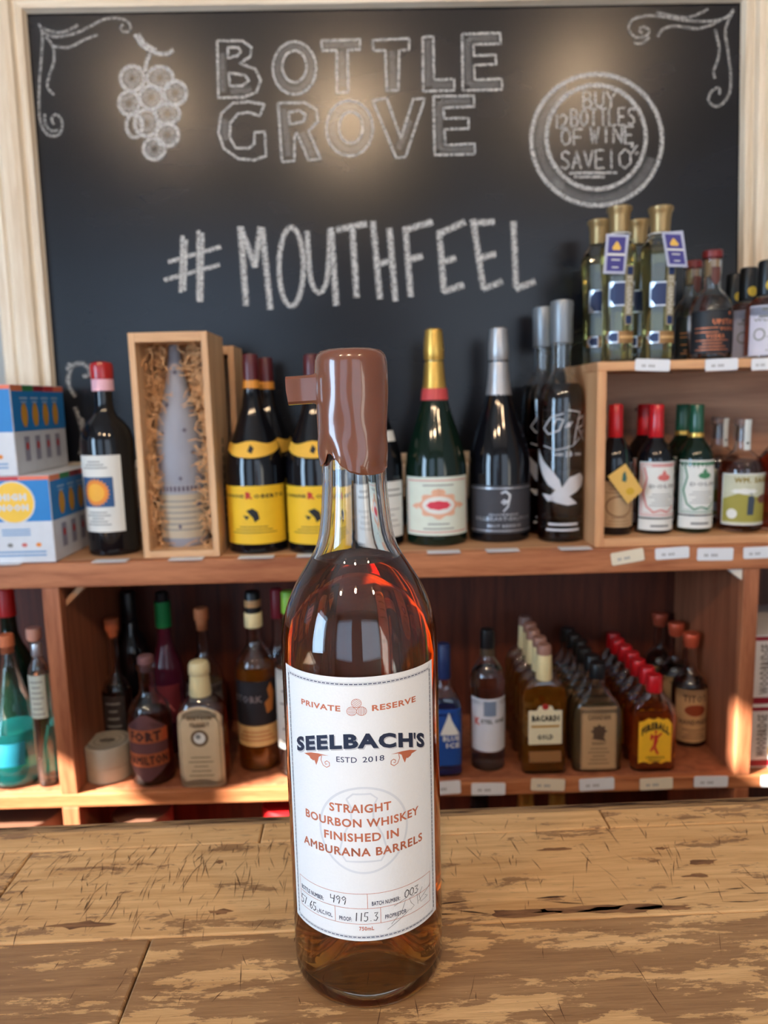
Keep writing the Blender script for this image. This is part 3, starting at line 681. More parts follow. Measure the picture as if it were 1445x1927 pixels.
for t, a in (('BOTTLE NUMBER:', mm(-35.2, -20.3, 55.0, 57.2)), ('BATCH NUMBER:', mm(3.1, 16.6, 55.3, 57.4)), ('ALC./VOL.', mm(-23.4, -15.7, 47.8, 49.9)), ('PROOF:', mm(-12.4, -6.4, 47.4, 49.5)), ('PROPRIETOR:', mm(9.1, 20.1, 47.7, 49.8))):
    i5 = Ink(); i5.text(t, *a, .022); hprint('small_lettering', i5, BLUEK)
i6 = Ink(); wd = .00022
for v, a, b_ in ((61.4, -36.6, 35.6), (54.0, -36.2, 35.5), (46.2, -35.8, 35.4)): i6.line([(a/1000, v/1000), (b_/1000, v/1000)], wd)
i6.line([(-.0366, .0614), (-.0359, .0462)], wd); i6.line([(.0356, .0614), (.0354, .0462)], wd); i6.line([(.0011, .0614), (.0011, .0540)], wd)
i6.line([(-.0144, .0540), (-.0144, .0462)], wd); i6.line([(.0070, .0540), (.0070, .0462)], wd)
hprint('table_lines', i6, COPPER)
i7 = Ink(); wd = .00042
for t, a in (('499', mm(-16.8, -8.9, 55.6, 59.6)), ('003', mm(18.9, 26.8, 55.4, 59.2)), ('57.65', mm(-35.9, -25.2, 47.6, 51.8)), ('%', mm(-24.9, -23.6, 47.2, 48.8)), ('115.3', mm(-5.3, 5.6, 47.7, 52.0))):
    for s_ in strokes(t, *a, gap=.2): i7.line([(u+(v-a[2])*.08, v) for u, v in s_], wd if t != '%' else .0002)
for s_ in ([(13.5, 53.2), (20, 55.5), (17.2, 49), (13.8, 46.2), (12, 44.4)], [(24.5, 55.0), (21.5, 54.4), (22.6, 51.6), (24.3, 49.6), (22, 48.2)], [(21.5, 48.8), (16, 45.5), (10, 42.2)], [(26.2, 54.6), (26.6, 49.2)], [(29.6, 56.6), (27.4, 53.4), (28.6, 49.4), (33.4, 50.2), (31.5, 51.4)], [(27, 50.5), (36, 55.2)]):
    q = [Vector((a/1000, b_/1000)) for a, b_ in s_]; i7.line(q, .00018)
hprint('handwriting', i7, rgb('ink_pen', 24, 26, 34, .5), .00031)
i8 = Ink(); i8.ring(.0004, .0927, .0208, .0208, .0011, 64)
i8.line([(x/1000, y/1000) for x, y in ((-7, 108), (-4, 110.5), (4, 110.5), (7, 108), (5, 104), (5, 98), (9, 90), (11, 82), (8, 77.5), (-8, 77.5), (-11, 82), (-9, 90), (-5, 98), (-5, 104), (-7, 108))], .0009)
hprint('emblem', i8, GREYI, .000235)
# wax seal
WAX = mat('brown_wax', srgb(116, 70, 50), .22, coat=.6, var=.05, scale=40, sss=.25, bump=.06)
zt = zat(655.5, HX, HY)-CTZ
def wz(py): return zat(py, HX, HY-.017)-CTZ
LOW = [(-3.15, 872), (-2.2, 868), (-1.5, 878), (-1.18, 875), (-.98, 868), (-.84, 852), (-.70, 851), (-.55, 861), (-.3, 876), (-.05, 887), (.2, 891.5), (.6, 893), (1.0, 891), (1.35, 884), (1.8, 876), (2.5, 868), (3.15, 872)]
def low(a):
    for (a0, y0), (a1, y1) in zip(LOW, LOW[1:]):
        if a0 <= a <= a1: t = (a-a0)/(a1-a0); t = t*t*(3-2*t); return y0+(y1-y0)*t
    return 872
seg = 96; V, Fc = [], []; RC = .01690
cols = []
radz = [(655.5, .0), (655.8, .35), (657, .66), (660, .84), (666, .945), (676, .985), (700, 1.005), (735, .995), (770, .985), (800, .965), (830, .945), (860, .94), (893, .945)]
yb_ = []
for j in range(30):
    for i in range(seg):
        a = -math.pi+2*math.pi*i/seg; yl = low(a); t = j/24
        if j <= 24:
            yy = 655.5+(yl-655.5)*(t**1.6 if t < 1 else 1)
            for (y0, r0), (y1, r1) in zip(radz, radz[1:]):
                if y0 <= yy <= y1: rr_ = r0+(r1-r0)*((yy-y0)/(y1-y0)); break
            rr_ = RC*rr_; zz = wz(yy) if yy > 680 else zt-(zt-wz(680))*((yy-655.5)/24.5)
            k = max(0, (yy-690)/200)
            rr_ += .0005*k*math.sin(3*a+yy*.03)+.0004*k*math.sin(7*a+1)*math.sin(yy*.05)
            if j > 20: rr_ += .0005*math.sin((j-20)/4*math.pi)
        else:
            rr_ = RC*.95-(RC*.95-znk-.00015)*((j-24)/5)**.7; zz = wz(yl)-.0009*math.sin((j-24)/5*math.pi)
        V.append((rr_*math.sin(a), -rr_*math.cos(a), zz))
for j in range(29):
    for i in range(seg):
        k = (i+1) % seg; Fc.append((j*seg+i, (j+1)*seg+i, (j+1)*seg+k, j*seg+k))
Fc.append(tuple(range(seg)))
wax = obj('wax_seal', V, Fc, WAX, hero, smooth=True)
# tear tab sticking out of the wax on the left
z1_ = zat(706, HX-.024, HY-.004)-CTZ; z0_ = zat(758.5, HX-.024, HY-.004)-CTZ
xl = at(538.5, 730, HY-.004).x-HX; nx = 14; V = []
for j in range(nx+1):
    t = j/nx; x = xl+(-.0145-xl)*t
    flare = .0016*max(0, (t-.72)/.28)**2; bow = .0009*math.sin(t*math.pi*1.1)
    for (yy, zz) in ((-.0055, z0_-flare), (-.0022, z0_-flare-.0003), (-.0012, (z0_+z1_)/2), (-.0022, z1_+flare+.0003), (-.0055, z1_+flare), (-.0066, z1_-.0012), (-.0058-bow*.6, (z0_+z1_)/2), (-.0066, z0_+.0012)):
        sl = (1-t)*.0006; V.append((x+(.0008 if zz < (z0_+z1_)/2 else 0)*(1-t), yy+bow-.0005*t, zz-sl))
Fc = [(8*j+i, 8*j+(i+1) % 8, 8*j+8+(i+1) % 8, 8*j+8+i) for j in range(nx) for i in range(8)]+[tuple(reversed(range(8))), tuple(8*nx+i for i in range(8))]
obj('wax_tab', V, Fc, WAX, hero, smooth=True, label='square tear tab of wax-dipped tape sticking out to the left')
lathe('stopper', [(.0001, .0001, ztop, 2), (.0088, .0088, ztop, 2), (.0088, .0088, ztop+.028, 2), (.0120, .0120, ztop+.0305, 2), (.0130, .0130, zt-.006, 2), (.0001, .0001, zt-.0055, 2)], rgb('cork', 190, 150, 105, .8), hero, 32, close=True)
# ================================================================ BOTTLE KIT
_ink_id = [0]
class Bottle:
    def __init__(s, name, label, base, rows, glass, zs=MS, Y=None, ratio=1, power=2, seg=28, liq=None, level=None, group=None, rot=0, cat='bottle', thick=.002, wtop=None):
        """rows: (image row, half width in image pixels) from the base up, measured on the photograph and turned into metres"""
        bx, by = base
        if Y is None:
            P = atz(bx, by, zs); zc = pj(*P)[2]; r0 = max(h for _, h in rows)*zc/F*ratio
            s.X = P.x*(1+r0/P.y); s.Y = P.y+r0
        else:
            s.Y = Y; s.X = at(bx, by, Y).x
        s.zs = zs; s.k = pj(s.X, s.Y, zs)[2]/F; s.ratio, s.power, s.seg = ratio, power, seg
        s.prof = s.conv(rows); q = [(s.prof[0][0], s.prof[0][1], 0.0, power)]
        for i, r_ in enumerate(s.prof[1:]): q.append((r_[0], r_[1], max(r_[2], q[-1][2]+(.0025 if i == 0 else .001)), power))
        s.prof = q
        s.root = empty(name, (s.X, s.Y, zs), label, cat, group, rz=rot)
        p = s.prof
        pr = [(x, y, z, power if i < len(p)*.72 else 2) for i, (x, y, z, _) in enumerate(p)]
        s.prof = pr
        if liq is None:
            lathe('glass', [(.001, .001, .002, 2)]+pr+[(.001, .001, pr[-1][2], 2)], glass, s.root, seg, close=True)
        else:
            inn = [(max(.002, x-thick), max(.002, y-thick), z if i else .0045, q) for i, (x, y, z, q) in enumerate(pr)]
            inn = [r_ for i, r_ in enumerate(inn) if i == 0 or r_[2] > .006]
            lathe('glass', pr+list(reversed(inn)), glass, s.root, seg, close=True)
            if liq and level:
                zl = s.z(level); L = [(x+.0001, y+.0001, z-.0001 if i == 0 else z, q) for i, (x, y, z, q) in enumerate(inn) if z < zl-.002]
                L.append((interp(inn, zl, 0)+.0001, interp(inn, zl, 1)+.0001, zl, L[-1][3])); lathe('liquid', L, liq, s.root, seg, close=True)
    def z(s, py): return zat(py, s.X, s.Y-s.prof[0][1]*.5 if hasattr(s, 'prof') else s.Y)-s.zs
    def conv(s, rows, ratio=None, power=None):
        ratio = s.ratio if ratio is None else ratio
        return [(h*s.k, h*s.k*ratio, zat(py, s.X, s.Y)-s.zs, s.power if power is None else power) for py, h in rows]
    def cap(s, name, rows, m, seg=24, **k):
        r_ = s.conv(rows, 1, 2); lathe(name, r_, m, s.root, seg, close=True, **k); return s
    def surf(s, u, v, off):
        rx = interp(s.prof, v, 0); ry = interp(s.prof, v, 1)
        if s.power == 2: a = u/rx; return ((rx+off)*math.sin(a), -(ry+off)*math.cos(a), v)
        n = s.power; x = min(abs(u)/rx, .98); return (u, -(ry*(1-x**n)**(1/n)+off), v)
    def label(s, name, y0, y1, u0, u1, m, prints=(), shape=None, off=.0003, **k):
        """y0/y1 image rows (top, bottom), u0/u1 image columns from the axis measured on the surface"""
        z1 = zat(y0, s.X, s.Y-s.prof[0][1])-s.zs; z0 = zat(y1, s.X, s.Y-s.prof[0][1])-s.zs
        rx = interp(s.prof, (z0+z1)/2, 0)
        cv = (lambda u: rx*math.asin(max(-.995, min(.995, u*s.k/rx)))) if s.power == 2 else (lambda u: u*s.k)
        a, b_ = cv(u0), cv(u1); n = 16; V, Fc = [], []; nv = 6 if s.power != 2 or shape else 4
        for o_ in (off-.00025, off):
            for j in range(nv+1):
                for i in range(n+1):
                    x = i/n; y = j/nv; lo, hi = (shape(x) if shape else (0, 1))
                    V.append(s.surf(a+(b_-a)*x, z0+(z1-z0)*(lo+(hi-lo)*y), o_))
        N = (n+1); M = N*(nv+1)
        for j in range(nv):
            for i in range(n): q = j*N+i; Fc.append((M+q, M+q+1, M+q+N+1, M+q+N)); Fc.append((q, q+N, q+N+1, q+1))
        for i in range(n): Fc.append((i, i+1, M+i+1, M+i)); q = nv*N+i; Fc.append((q, M+q, M+q+1, q+1))
        for j in range(nv): q = j*N; Fc.append((q, M+q, M+q+N, q+N)); q = j*N+n; Fc.append((q, q+N, M+q+N, M+q))
        lb = obj(name, V, Fc, m, s.root, smooth=True, **k)
        for t, (pn, pm, fn) in enumerate(prints):
            I = Ink(); fn(I, b_-a, z1-z0); V2, F2 = slice_mesh(I.V, I.F, .004)
            po = obj(pn, [s.surf(a+u, z0+v, off+.0002+.00008*t) for u, v in V2], F2, pm, lb)
            if 'lettering' in pn: po['kind'] = 'stuff'      # small print, too fine to pick apart
        return s
def kids(o): return [c for c in bpy.data.objects if c.parent == o]
def copy_tree(o, parent=None):
    c = o.copy(); COL.objects.link(c)
    if parent is not None: c.parent = parent
    for ch in kids(o): copy_tree(ch, c)
    return c
def dup(b_, label, X, Y, rz=0, z=None, group=None):
    c = copy_tree(b_.root); c.location = (X, Y, b_.zs if z is None else z); c.rotation_euler = (0, 0, rz); c['label'] = label
    if group: c['group'] = group
    return c
def flat_print(name, parent, fn, m, org, ux, uz, lift=0):
    """print on a flat face: org + u*ux + v*uz"""
    I = Ink(); fn(I); ux, uz = Vector(ux), Vector(uz); nn = ux.cross(uz)*lift
    V = [tuple(Vector(org)+ux*u+uz*v+nn) for u, v in I.V]
    return obj(name, V, I.F, m, parent)
# materials
BLK = rgb('black_wine_glass', 14, 13, 17, .07, spec=.6); DGREEN = rgb('dark_green_glass', 12, 30, 20, .07, spec=.6); OLIVE = rgb('olive_dark_glass', 26, 30, 14, .07)
CLR = mat('bottle_clear_glass', (1, 1, 1), 0, trans=1, var=0, ior=1.47)
LQ = {'dark_bourbon': (110, 34, 16), 'clear_spirit': (246, 248, 250), 'brown_rye': (120, 52, 28), 'red_amber': (170, 60, 24), 'pale_gold_liqueur': (240, 222, 150), 'teal_liquor': (60, 200, 200), 'pale_amber': (200, 150, 90), 'plum_whiskey': (150, 70, 50), 'orange_amber': (226, 110, 44), 'amber_whiskey': (236, 140, 40), 'blue_tinted': (60, 110, 220), 'gold_rum': (230, 140, 40), 'light_whiskey': (232, 200, 140), 'fiery_orange': (240, 100, 30)}
def lq(nm, c, d): return liquid(nm, srgb(*LQ[nm]), .05, glow={'clear_spirit': 0, 'pale_gold_liqueur': .08, 'dark_bourbon': .05, 'teal_liquor': .35, 'fiery_orange': .4, 'gold_rum': .3, 'amber_whiskey': .3}.get(nm, .22))  # share of painted light glow for each drink
WHT = rgb('paper_white', 222, 222, 216, .7, var=.03); CREAM = rgb('paper_cream', 226, 214, 184, .7, var=.03); TAN = rgb('paper_tan', 184, 150, 110, .7, var=.06)
YEL = rgb('paper_yellow', 236, 190, 40, .6, var=.05); KRAFT = rgb('paper_kraft', 200, 162, 110, .75, var=.05)
INK = rgb('ink_black', 30, 28, 28, .6); RED = rgb('ink_red', 196, 52, 40, .6); GRN = rgb('ink_green', 70, 130, 92, .6); GRY = rgb('ink_grey', 130, 130, 128, .7); SIL = rgb('foil_silver', 196, 198, 204, .3, metal=.8)
GOLD = rgb('foil_gold', 214, 170, 84, .32, metal=.75); COPP = rgb('foil_copper', 200, 116, 76, .38, metal=.5); ROSE = rgb('ink_rose', 206, 110, 104, .6); ORG = rgb('ink_orange', 232, 140, 50, .6); BLU = rgb('ink_blue', 44, 84, 130, .6)
REDCAP = rgb('cap_red', 190, 22, 32, .3, coat=.3); GRNCAP = rgb('cap_green', 20, 78, 56, .3, coat=.3); BLKCAP = rgb('cap_black', 20, 20, 22, .35); MAROON = rgb('capsule_maroon', 84, 24, 30, .35, coat=.2); CORK = rgb('cork', 200, 156, 112, .8); CREAMC = rgb('cap_cream', 222, 208, 160, .4); COPC = rgb('cap_copper', 196, 88, 60, .35, metal=.3)
def T(t, x0, x1, y0, y1, bold=.03): return lambda I, w_, h_: I.text(t, x0*w_, x1*w_, y0*h_, y1*h_, bold, res=1)
def multi(*fs):
    def f(I, w_, h_):
        for g in fs: g(I, w_, h_)
    return f
def bar(x0, x1, y0, y1): return lambda I, w_, h_: I.rect(x0*w_, x1*w_, y0*h_, y1*h_)
def circ(x, y, rx, ry=None): return lambda I, w_, h_: I.ell(x*w_, y*h_, rx*w_, (ry*h_ if ry else rx*w_))
def rng(x, y, rx, ry, wd): return lambda I, w_, h_: I.ring(x*w_, y*h_, rx*w_, ry*h_, wd*w_, 28)
def frame_(m_, wd): return lambda I, w_, h_: I.line([(m_*w_, m_*w_), (w_-m_*w_, m_*w_), (w_-m_*w_, h_-m_*w_), (m_*w_, h_-m_*w_)], wd*w_, closed=True)
def poly_(pts): return lambda I, w_, h_: I.poly([(x*w_, y*h_) for x, y in pts])
def lines_(y0, y1, n, x0=.2, x1=.8, th=.012):
    def f(I, w_, h_):
        for i in range(n):
            y = y0+(y1-y0)*i/max(1, n-1); d_ = .06*((i*7) % 3); I.rect((x0+d_)*w_, (x1-d_)*w_, (y-th/2)*h_, (y+th/2)*h_)
    return f
def curve_(pts, wd): return lambda I, w_, h_: I.line([(x*w_, y*h_) for x, y in pts], wd*w_)

# ================================================================ MAIN SHELF
# sun label wine
b = Bottle('wine_bottle', 'dark red wine bottle with red wax top and an orange sun on its white label', (219, 1047), [(1047, 43), (1041, 46.5), (828, 47), (808, 42), (794, 33), (783, 22), (772, 17), (755, 15.5), (700, 15)], BLK, rot=-.16)
b.cap('wax_top', [(714, 19.5), (706, 20.5), (690, 20.5), (684, 19), (681, 14)], rgb('wax_red', 166, 22, 26, .25, coat=.5))
b.cap('neck_band', [(736, 18.5), (735, 19.3), (714, 19), (713, 18.3)], rgb('band_pink', 224, 176, 190, .6))
def sunrays(I, w_, h_):
    cx, cy_ = .5*w_, .52*h_; r_ = .24*w_; n = 44; V = [(cx, cy_)]
    for i in range(n): a = 2*math.pi*i/n; q = r_*(1.12 if i % 2 else .93); V.append((cx+q*math.cos(a), cy_+q*math.sin(a)))
    I.add(V, [(0, 1+i, 1+(i+1) % n) for i in range(n)])
b.label('label', 857, 1001, -42, 38, WHT, (('picture_square', BLU, bar(.17, .83, .33, .72)), ('sun_rays', ORG, sunrays), ('sun_disc', rgb('sun_yellow', 240, 176, 60, .6), circ(.5, .52, .17)), ('lettering', GRY, multi(lines_(.10, .26, 5, .25, .75, .014), lines_(.84, .92, 3, .25, .75, .014)))))
# wooden wine boxes
def wine_box(name, label, x0, x1, y0, y1, z1, label_side=False):
    r_ = empty(name, ((x0+x1)/2, y0, MS), label, 'wine box', 'wooden wine boxes'); t = .009; cx = (x0+x1)/2
    g = lambda n_, a, b_, c, d_, e, f, m: box(n_, a-cx, b_-cx, c-y0, d_-y0, e-MS, f-MS, m, r_, .0008)
    PV = wood('box_pine_upright', (200, 152, 108), (228, 186, 140), 'Z', 8, .55); PX = wood('box_pine_flat', (200, 152, 108), (228, 186, 140), 'X', 8, .55)
    g('side_panel', x0, x0+t, y0, y1, MS, z1, PV); g('side_panel', x1-t, x1, y0, y1, MS, z1, PV)
    g('top_panel', x0+t, x1-t, y0, y1, z1-.013, z1, PX); g('bottom_panel', x0+t, x1-t, y0, y1, MS, MS+.010, PX)
    g('back_panel', x0+t, x1-t, y1-.005, y1, MS+.010, z1-.013, PV)
    flat_print('side_print', r_, lambda I: [I.rect(.04+.013*i, .049+.013*i, .0, .007) for i in range(10)], INK, (x1-cx+.0003, (y1-y0)*.55, .0), (0, 0, 1), (0, 1, 0))
    return r_
pf = atz(271, 1051, MS); xr = at(414, 1049, pf.y).x; zt_ = at(330, 624, pf.y).z
WX0, WX1, WY = pf.x, xr, pf.y
wine_box('wine_box', 'open pine wine box holding a paper-wrapped bottle packed in wood wool', WX0, WX1, WY, WY+.105, zt_)
x2 = at(444, 700, WY+.125).x
wine_box('wine_box', 'second pine wine box standing behind the open one, only its right edge showing', x2-.105, x2, WY+.112, WY+.185, zt_-.012)
b = Bottle('wrapped_bottle', 'bottle wrapped in grey printed tissue paper lying in the open wine box', (351, 1015), [(1020, 36), (1012, 43), (990, 44.5), (850, 44.5), (820, 42), (790, 37), (760, 28), (730, 21), (700, 15), (670, 11), (650, 9)], rgb('tissue_grey', 150, 152, 162, .75, var=.12, scale=26, bump=.7), zs=MS+.0102, Y=WY+.056, thick=0)
b.label('label', 930, 1012, -44, 44, rgb('label_under_tissue', 186, 172, 150, .8), (('lettering', GRY, lines_(.2, .85, 6, .12, .88, .03)),), off=.0006)
b.label('print_band', 912, 928, -44, 40, rgb('tissue_grey_2', 158, 158, 164, .8), (('lettering', rgb('ink_mauve', 92, 80, 92, .7), lambda I, w_, h_: [I.rect(w_*(.06+.065*i), w_*(.1+.065*i), h_*.25, h_*.85) for i in range(14)]),), off=.0006)
for py, u in ((700, 2), (762, -12), (810, 18), (815, -20), (852, 30), (900, 8), (858, -32), (945, -30), (950, 34), (990, 2)):
    b.label('paper_motif', py-5, py+5, u-4, u+4, rgb('motif_grey', 104, 100, 112, .8), shape=lambda x: (abs(x-.5), 1-abs(x-.5)), off=.0008)
WRAP = b
V, Fc = [], []
cxw = (WX0+WX1)/2
for i in range(900):
    side = random.random()
    z = MS+.012+random.random()**.9*(zt_-MS-.03); hwid = (WX1-WX0)/2-.011
    rb = interp(WRAP.prof, z-WRAP.zs, 0)+.004 if z-WRAP.zs > 0 else .02
    x = random.uniform(-hwid, hwid); y = WY+random.uniform(.015, .085)
    if abs(x) < rb:
        if z-MS < .02: pass
        elif rb > hwid-.004: x = math.copysign(hwid-.002, x); y = WY+random.uniform(.01, .04)
        else: x = math.copysign(random.uniform(rb, hwid), x)
    p = Vector((cxw+x, y, z)); d = Vector((random.gauss(0, 1), random.gauss(0, .5), random.gauss(0, 1))).normalized(); o = len(V); wdt = .0006
    for k in range(7):
        nx_ = d.cross(Vector((0, 1, 0))); nx_ = nx_.normalized()*wdt if nx_.length > .01 else Vector((wdt, 0, 0))
        q = p.copy(); q.x = max(WX0+.0105, min(WX1-.0105, q.x)); q.y = max(WY+.004, min(WY+.098, q.y)); q.z = max(MS+.0108, min(zt_-.0138, q.z))
        rb = interp(WRAP.prof, q.z-WRAP.zs, 0)+.0035
        dx, dy = q.x-WRAP.X, q.y-WRAP.Y; dd = math.hypot(dx, dy)
        if dd < rb and q.z > WRAP.zs and dd > 1e-6: q.x = WRAP.X+dx*rb/dd; q.y = WRAP.Y+dy*rb/dd; q.x = max(WX0+.0105, min(WX1-.0105, q.x))
        V += [tuple(q+nx_), tuple(q-nx_)]
        p = p+d*.0042; d = (d+Vector((random.gauss(0, .55), random.gauss(0, .3), random.gauss(0, .55)))).normalized()
    for k in range(6):
        c = (Vector(V[o+2*k])+Vector(V[o+2*k+3]))/2
        if math.hypot(c.x-WRAP.X, c.y-WRAP.Y) > interp(WRAP.prof, max(0, c.z-WRAP.zs), 0)+.0025: Fc.append((o+2*k, o+2*k+1, o+2*k+3, o+2*k+2))
ww = obj('wood_wool', V, Fc, rgb('wood_wool_tan', 214, 160, 108, .7, var=.2), None, kind='stuff'); ww['label'] = 'curly tan wood wool packed around the wrapped bottle in the wine box'; ww['category'] = 'packing'
# burgundy bottles, yellow labels
def rhone(label, bx, by, **k):
    b = Bottle('wine_bottle', label, (bx, by), [(by, 47), (by-7, 54), (880, 54.5), (858, 52), (838, 46), (812, 36), (788, 27), (765, 20), (742, 16), (730, 14.5), (675, 13.5)], BLK, **k)
    b.cap('capsule', [(716, 14.6), (700, 14.6), (670, 14), (667, 13)], MAROON); b.cap('neck_band', [(731, 15.6), (716, 15.3)], rgb('band_orange', 214, 140, 50, .5))
    b.label('label', 914, 1023, -53, 53, YEL, (('lettering', INK, multi(T('DOMAINE', .05, .40, .80, .86), T('OBERTO', .52, .93, .79, .86), lines_(.2, .3, 3, .2, .8, .012))), ('initial', RED, T('R', .42, .51, .78, .90, .05)), ('crest', INK, multi(poly_([(.42, .58), (.5, .46), (.52, .38), (.58, .44), (.56, .56), (.5, .62)]), poly_([(.38, .50), (.42, .42), (.46, .48)])))))
    b.label('neck_label', 826, 862, -46, 46, rgb('label_gold_yellow', 228, 176, 60, .6), (('crest', INK, poly_([(.46, .35), (.52, .22), (.55, .5), (.5, .7)])),), shape=lambda x: (.5*(2*x-1)**2, .86+.14*math.cos(4*math.pi*x)*.6-.05))
    return b
b1 = rhone('yellow-label red wine bottle with maroon capsule right of the wooden box', 489, 1043, group='yellow label wine bottles'); r2 = .0425
b2 = rhone('yellow-label red wine bottle partly hidden by the wax-topped whiskey bottle', 600, 1043, group='yellow label wine bottles')
dup(b1, 'yellow-label wine bottle standing behind the one beside the wooden box', max(at(495, 700, b1.Y+.089).x, x2+.0438), b1.Y+.089, .3)
dup(b2, 'back-row yellow-label wine bottle behind the whiskey bottle neck', at(604, 700, b2.Y+.092).x, b2.Y+.092, .1)
b = Bottle('wine_bottle', 'white-label wine bottle hidden mostly behind the whiskey bottle neck', (712, 1031), [(1031, 43), (1025, 48), (880, 49), (858, 47), (838, 42), (812, 33), (788, 25), (765, 19), (742, 15.5), (730, 14.5), (675, 13.5)], BLK)
b.cap('capsule', [(725, 14.8), (700, 14.6), (664, 14), (661, 13)], MAROON)
b.label('label', 907, 1012, -46, 46, WHT, (('lettering', GRY, multi(lines_(.75, .85, 2, .3, .97, .03), lines_(.2, .5, 4, .3, .9, .015))),)); b.label('neck_sticker', 812, 832, 20, 34, WHT)
# champagne bottles
def champ(label, bx, by, top, glass, foil, band, fy, **k):
    b = Bottle('champagne_bottle', label, (bx, by), [(by, 50), (by-7, 55.5), (by-30, 57), (by-150, 57), (by-172, 54), (by-200, 47), (by-230, 37.5), (by-258, 28.5), (by-280, 23), (by-300, 20), (by-330, 17.5), (by-385, 16)], glass, **k)
    b.cap('foil', [(fy, 24.4), (fy-14, 22.6), (fy-30, 20.6), (fy-45, 19.2), (fy-68, 17.6), (fy-72, 16.8), (fy-76, 18.6), (fy-92, 18.8), (fy-104, 18), (top+3, 15.5), (top, 9)], foil, 20)
    if band: b.cap('foil_band', [(fy+2, 24.6), (fy+1, 25.2), (fy-19, 23.0), (fy-20, 22.2)], band)
    return b
b = champ('green champagne bottle with gold foil, red band and pale label with a red crest', 822, 1029, 618, DGREEN, GOLD, rgb('band_red', 196, 72, 72, .5), 751)
def zz(n, rx, ry, cx=.5, cy_=.5, amp=.1):
    def f(I, w_, h_):
        V = [(cx*w_, cy_*h_)]+[((cx+rx*(1+amp*math.cos(8*a)))*w_ if False else (cx+rx*(1+amp*math.cos(8*a))*math.cos(a))*w_, (cy_+ry*(1+amp*math.cos(8*a))*math.sin(a))*h_) for a in [2*math.pi*i/n for i in range(n)]]
        I.add(V, [(0, 1+i, 1+(i+1) % n) for i in range(n)])
    return f
b.label('label', 897, 1007, -54, 54, rgb('label_mint', 214, 222, 208, .65), (('border_line', ROSE, frame_(.045, .012)), ('crest', rgb('ink_peach', 222, 170, 140, .6), multi(zz(64, .26, .22, .5, .52), poly_([(.12, .5), (.22, .57), (.22, .45)]), poly_([(.88, .5), (.78, .45), (.78, .57)]), zz(24, .09, .06, .5, .74))), ('crest_field', WHT, circ(.5, .52, .21, .15)), ('crest_band', rgb('ink_crimson', 214, 60, 78, .6), multi(zz(40, .15, .075, .5, .52, .06))), ('lettering', GRY, multi(lines_(.12, .2, 2, .3, .7, .02), lines_(.86, .9, 1, .3, .7, .02)))))
b = champ('black champagne bottle with silver foil and a charcoal label with silver swirl', 939, 1022, 616, BLK, rgb('foil_pearl', 176, 176, 178, .35, metal=.6), None, 751)
b.label('label', 913, 1003, -53, 53, rgb('label_charcoal', 58, 58, 64, .6), (('border_line', SIL, multi(bar(.0, 1, .93, .955), bar(.0, 1, .045, .07))), ('swirl', SIL, multi(curve_([(.46, .84), (.52, .88), (.58, .80), (.57, .70), (.50, .62), (.47, .66), (.50, .70), (.53, .66)], .028), curve_([(.57, .7), (.55, .56), (.49, .46)], .022))), ('lettering', SIL, multi(T('CHAMPAGNE', .30, .70, .37, .42), T('BILLECART-SALMON', .10, .92, .27, .35), T('BRUT RESERVE', .28, .74, .13, .19)))))
# tall bourbon bottles with etched bird
def tall(label, bx, by, **k):
    b = Bottle('bourbon_bottle', label, (bx, by), [(by, 38), (by-5, 41.5), (766, 42), (748, 41), (730, 37), (716, 29), (706, 22), (699, 18.5), (690, 17.6), (640, 17.6)], CLR, liq=lq('dark_bourbon', (120, 34, 14), 120), level=722, **k)
    b.cap('capsule', [(646, 19), (644, 19.6), (600, 19.8), (572, 20.6), (567, 19.6), (565, 14)], rgb('capsule_grey', 140, 146, 152, .4, metal=.55), 20)
    et = rgb('etched_white', 196, 196, 200, .7)
    return b, et
b, et = tall('tall dark bourbon bottle etched with white script and a swooping bird, grey capsule', 1053, 1022, group='tall etched bourbon bottles')
def paint(b, nm, m, y0, y1, u0, u1, fn, off=.0002):
    z1 = zat(y0, b.X, b.Y-b.prof[0][1])-b.zs; z0 = zat(y1, b.X, b.Y-b.prof[0][1])-b.zs; rx = interp(b.prof, (z0+z1)/2, 0)
    cv = lambda u: rx*math.asin(max(-.995, min(.995, u*b.k/rx))); a, c = (cv(u0), cv(u1)) if b.power == 2 else (u0*b.k, u1*b.k)
    I = Ink(); fn(I, c-a, z1-z0); V2, F2 = slice_mesh(I.V, I.F, .004)
    obj(nm, [b.surf(a+u, z0+v, off) for u, v in V2], F2, m, b.root)
paint(b, 'script_lettering', et, 770, 848, -38, 40, multi(curve_([(.42, .9), (.2, .82), (.05, .55), (.15, .4), (.35, .5), (.42, .75), (.3, .78), (.25, .62)], .022), curve_([(.45, .55), (.52, .7), (.5, .55), (.58, .7)], .02), curve_([(.62, .15), (.66, .5), (.75, .92), (.5, .98)], .02), curve_([(.7, .75), (.9, .85), (.85, .6), (.7, .55), (.85, .3), (.98, .2)], .02), curve_([(.82, .45), (.9, .5), (.88, .38), (.98, .48)], .016), curve_([(.05, .12), (.3, .02), (.6, .12), (.75, .3)], .016)))
paint(b, 'small_lettering', et, 848, 862, -20, 30, multi(T('AGED', .0, .3, .3, .7), T('10', .38, .6, .1, .95), T('YEARS', .68, 1, .3, .7)))
paint(b, 'etched_bird', et, 845, 965, -42, 38, multi(poly_([(.02, 1), (.16, .82), (.34, .66), (.46, .52), (.50, .40), (.40, .36), (.26, .44), (.14, .60), (.04, .80)]), poly_([(.50, .40), (.62, .56), (.84, .62), (.97, .54), (.9, .42), (.78, .34), (.62, .26)]), poly_([(.26, .22), (.40, .36), (.50, .40), (.62, .26), (.78, .14), (.6, .12), (.42, .16)]), poly_([(.14, .30), (.30, .28), (.40, .20), (.26, .18)])))
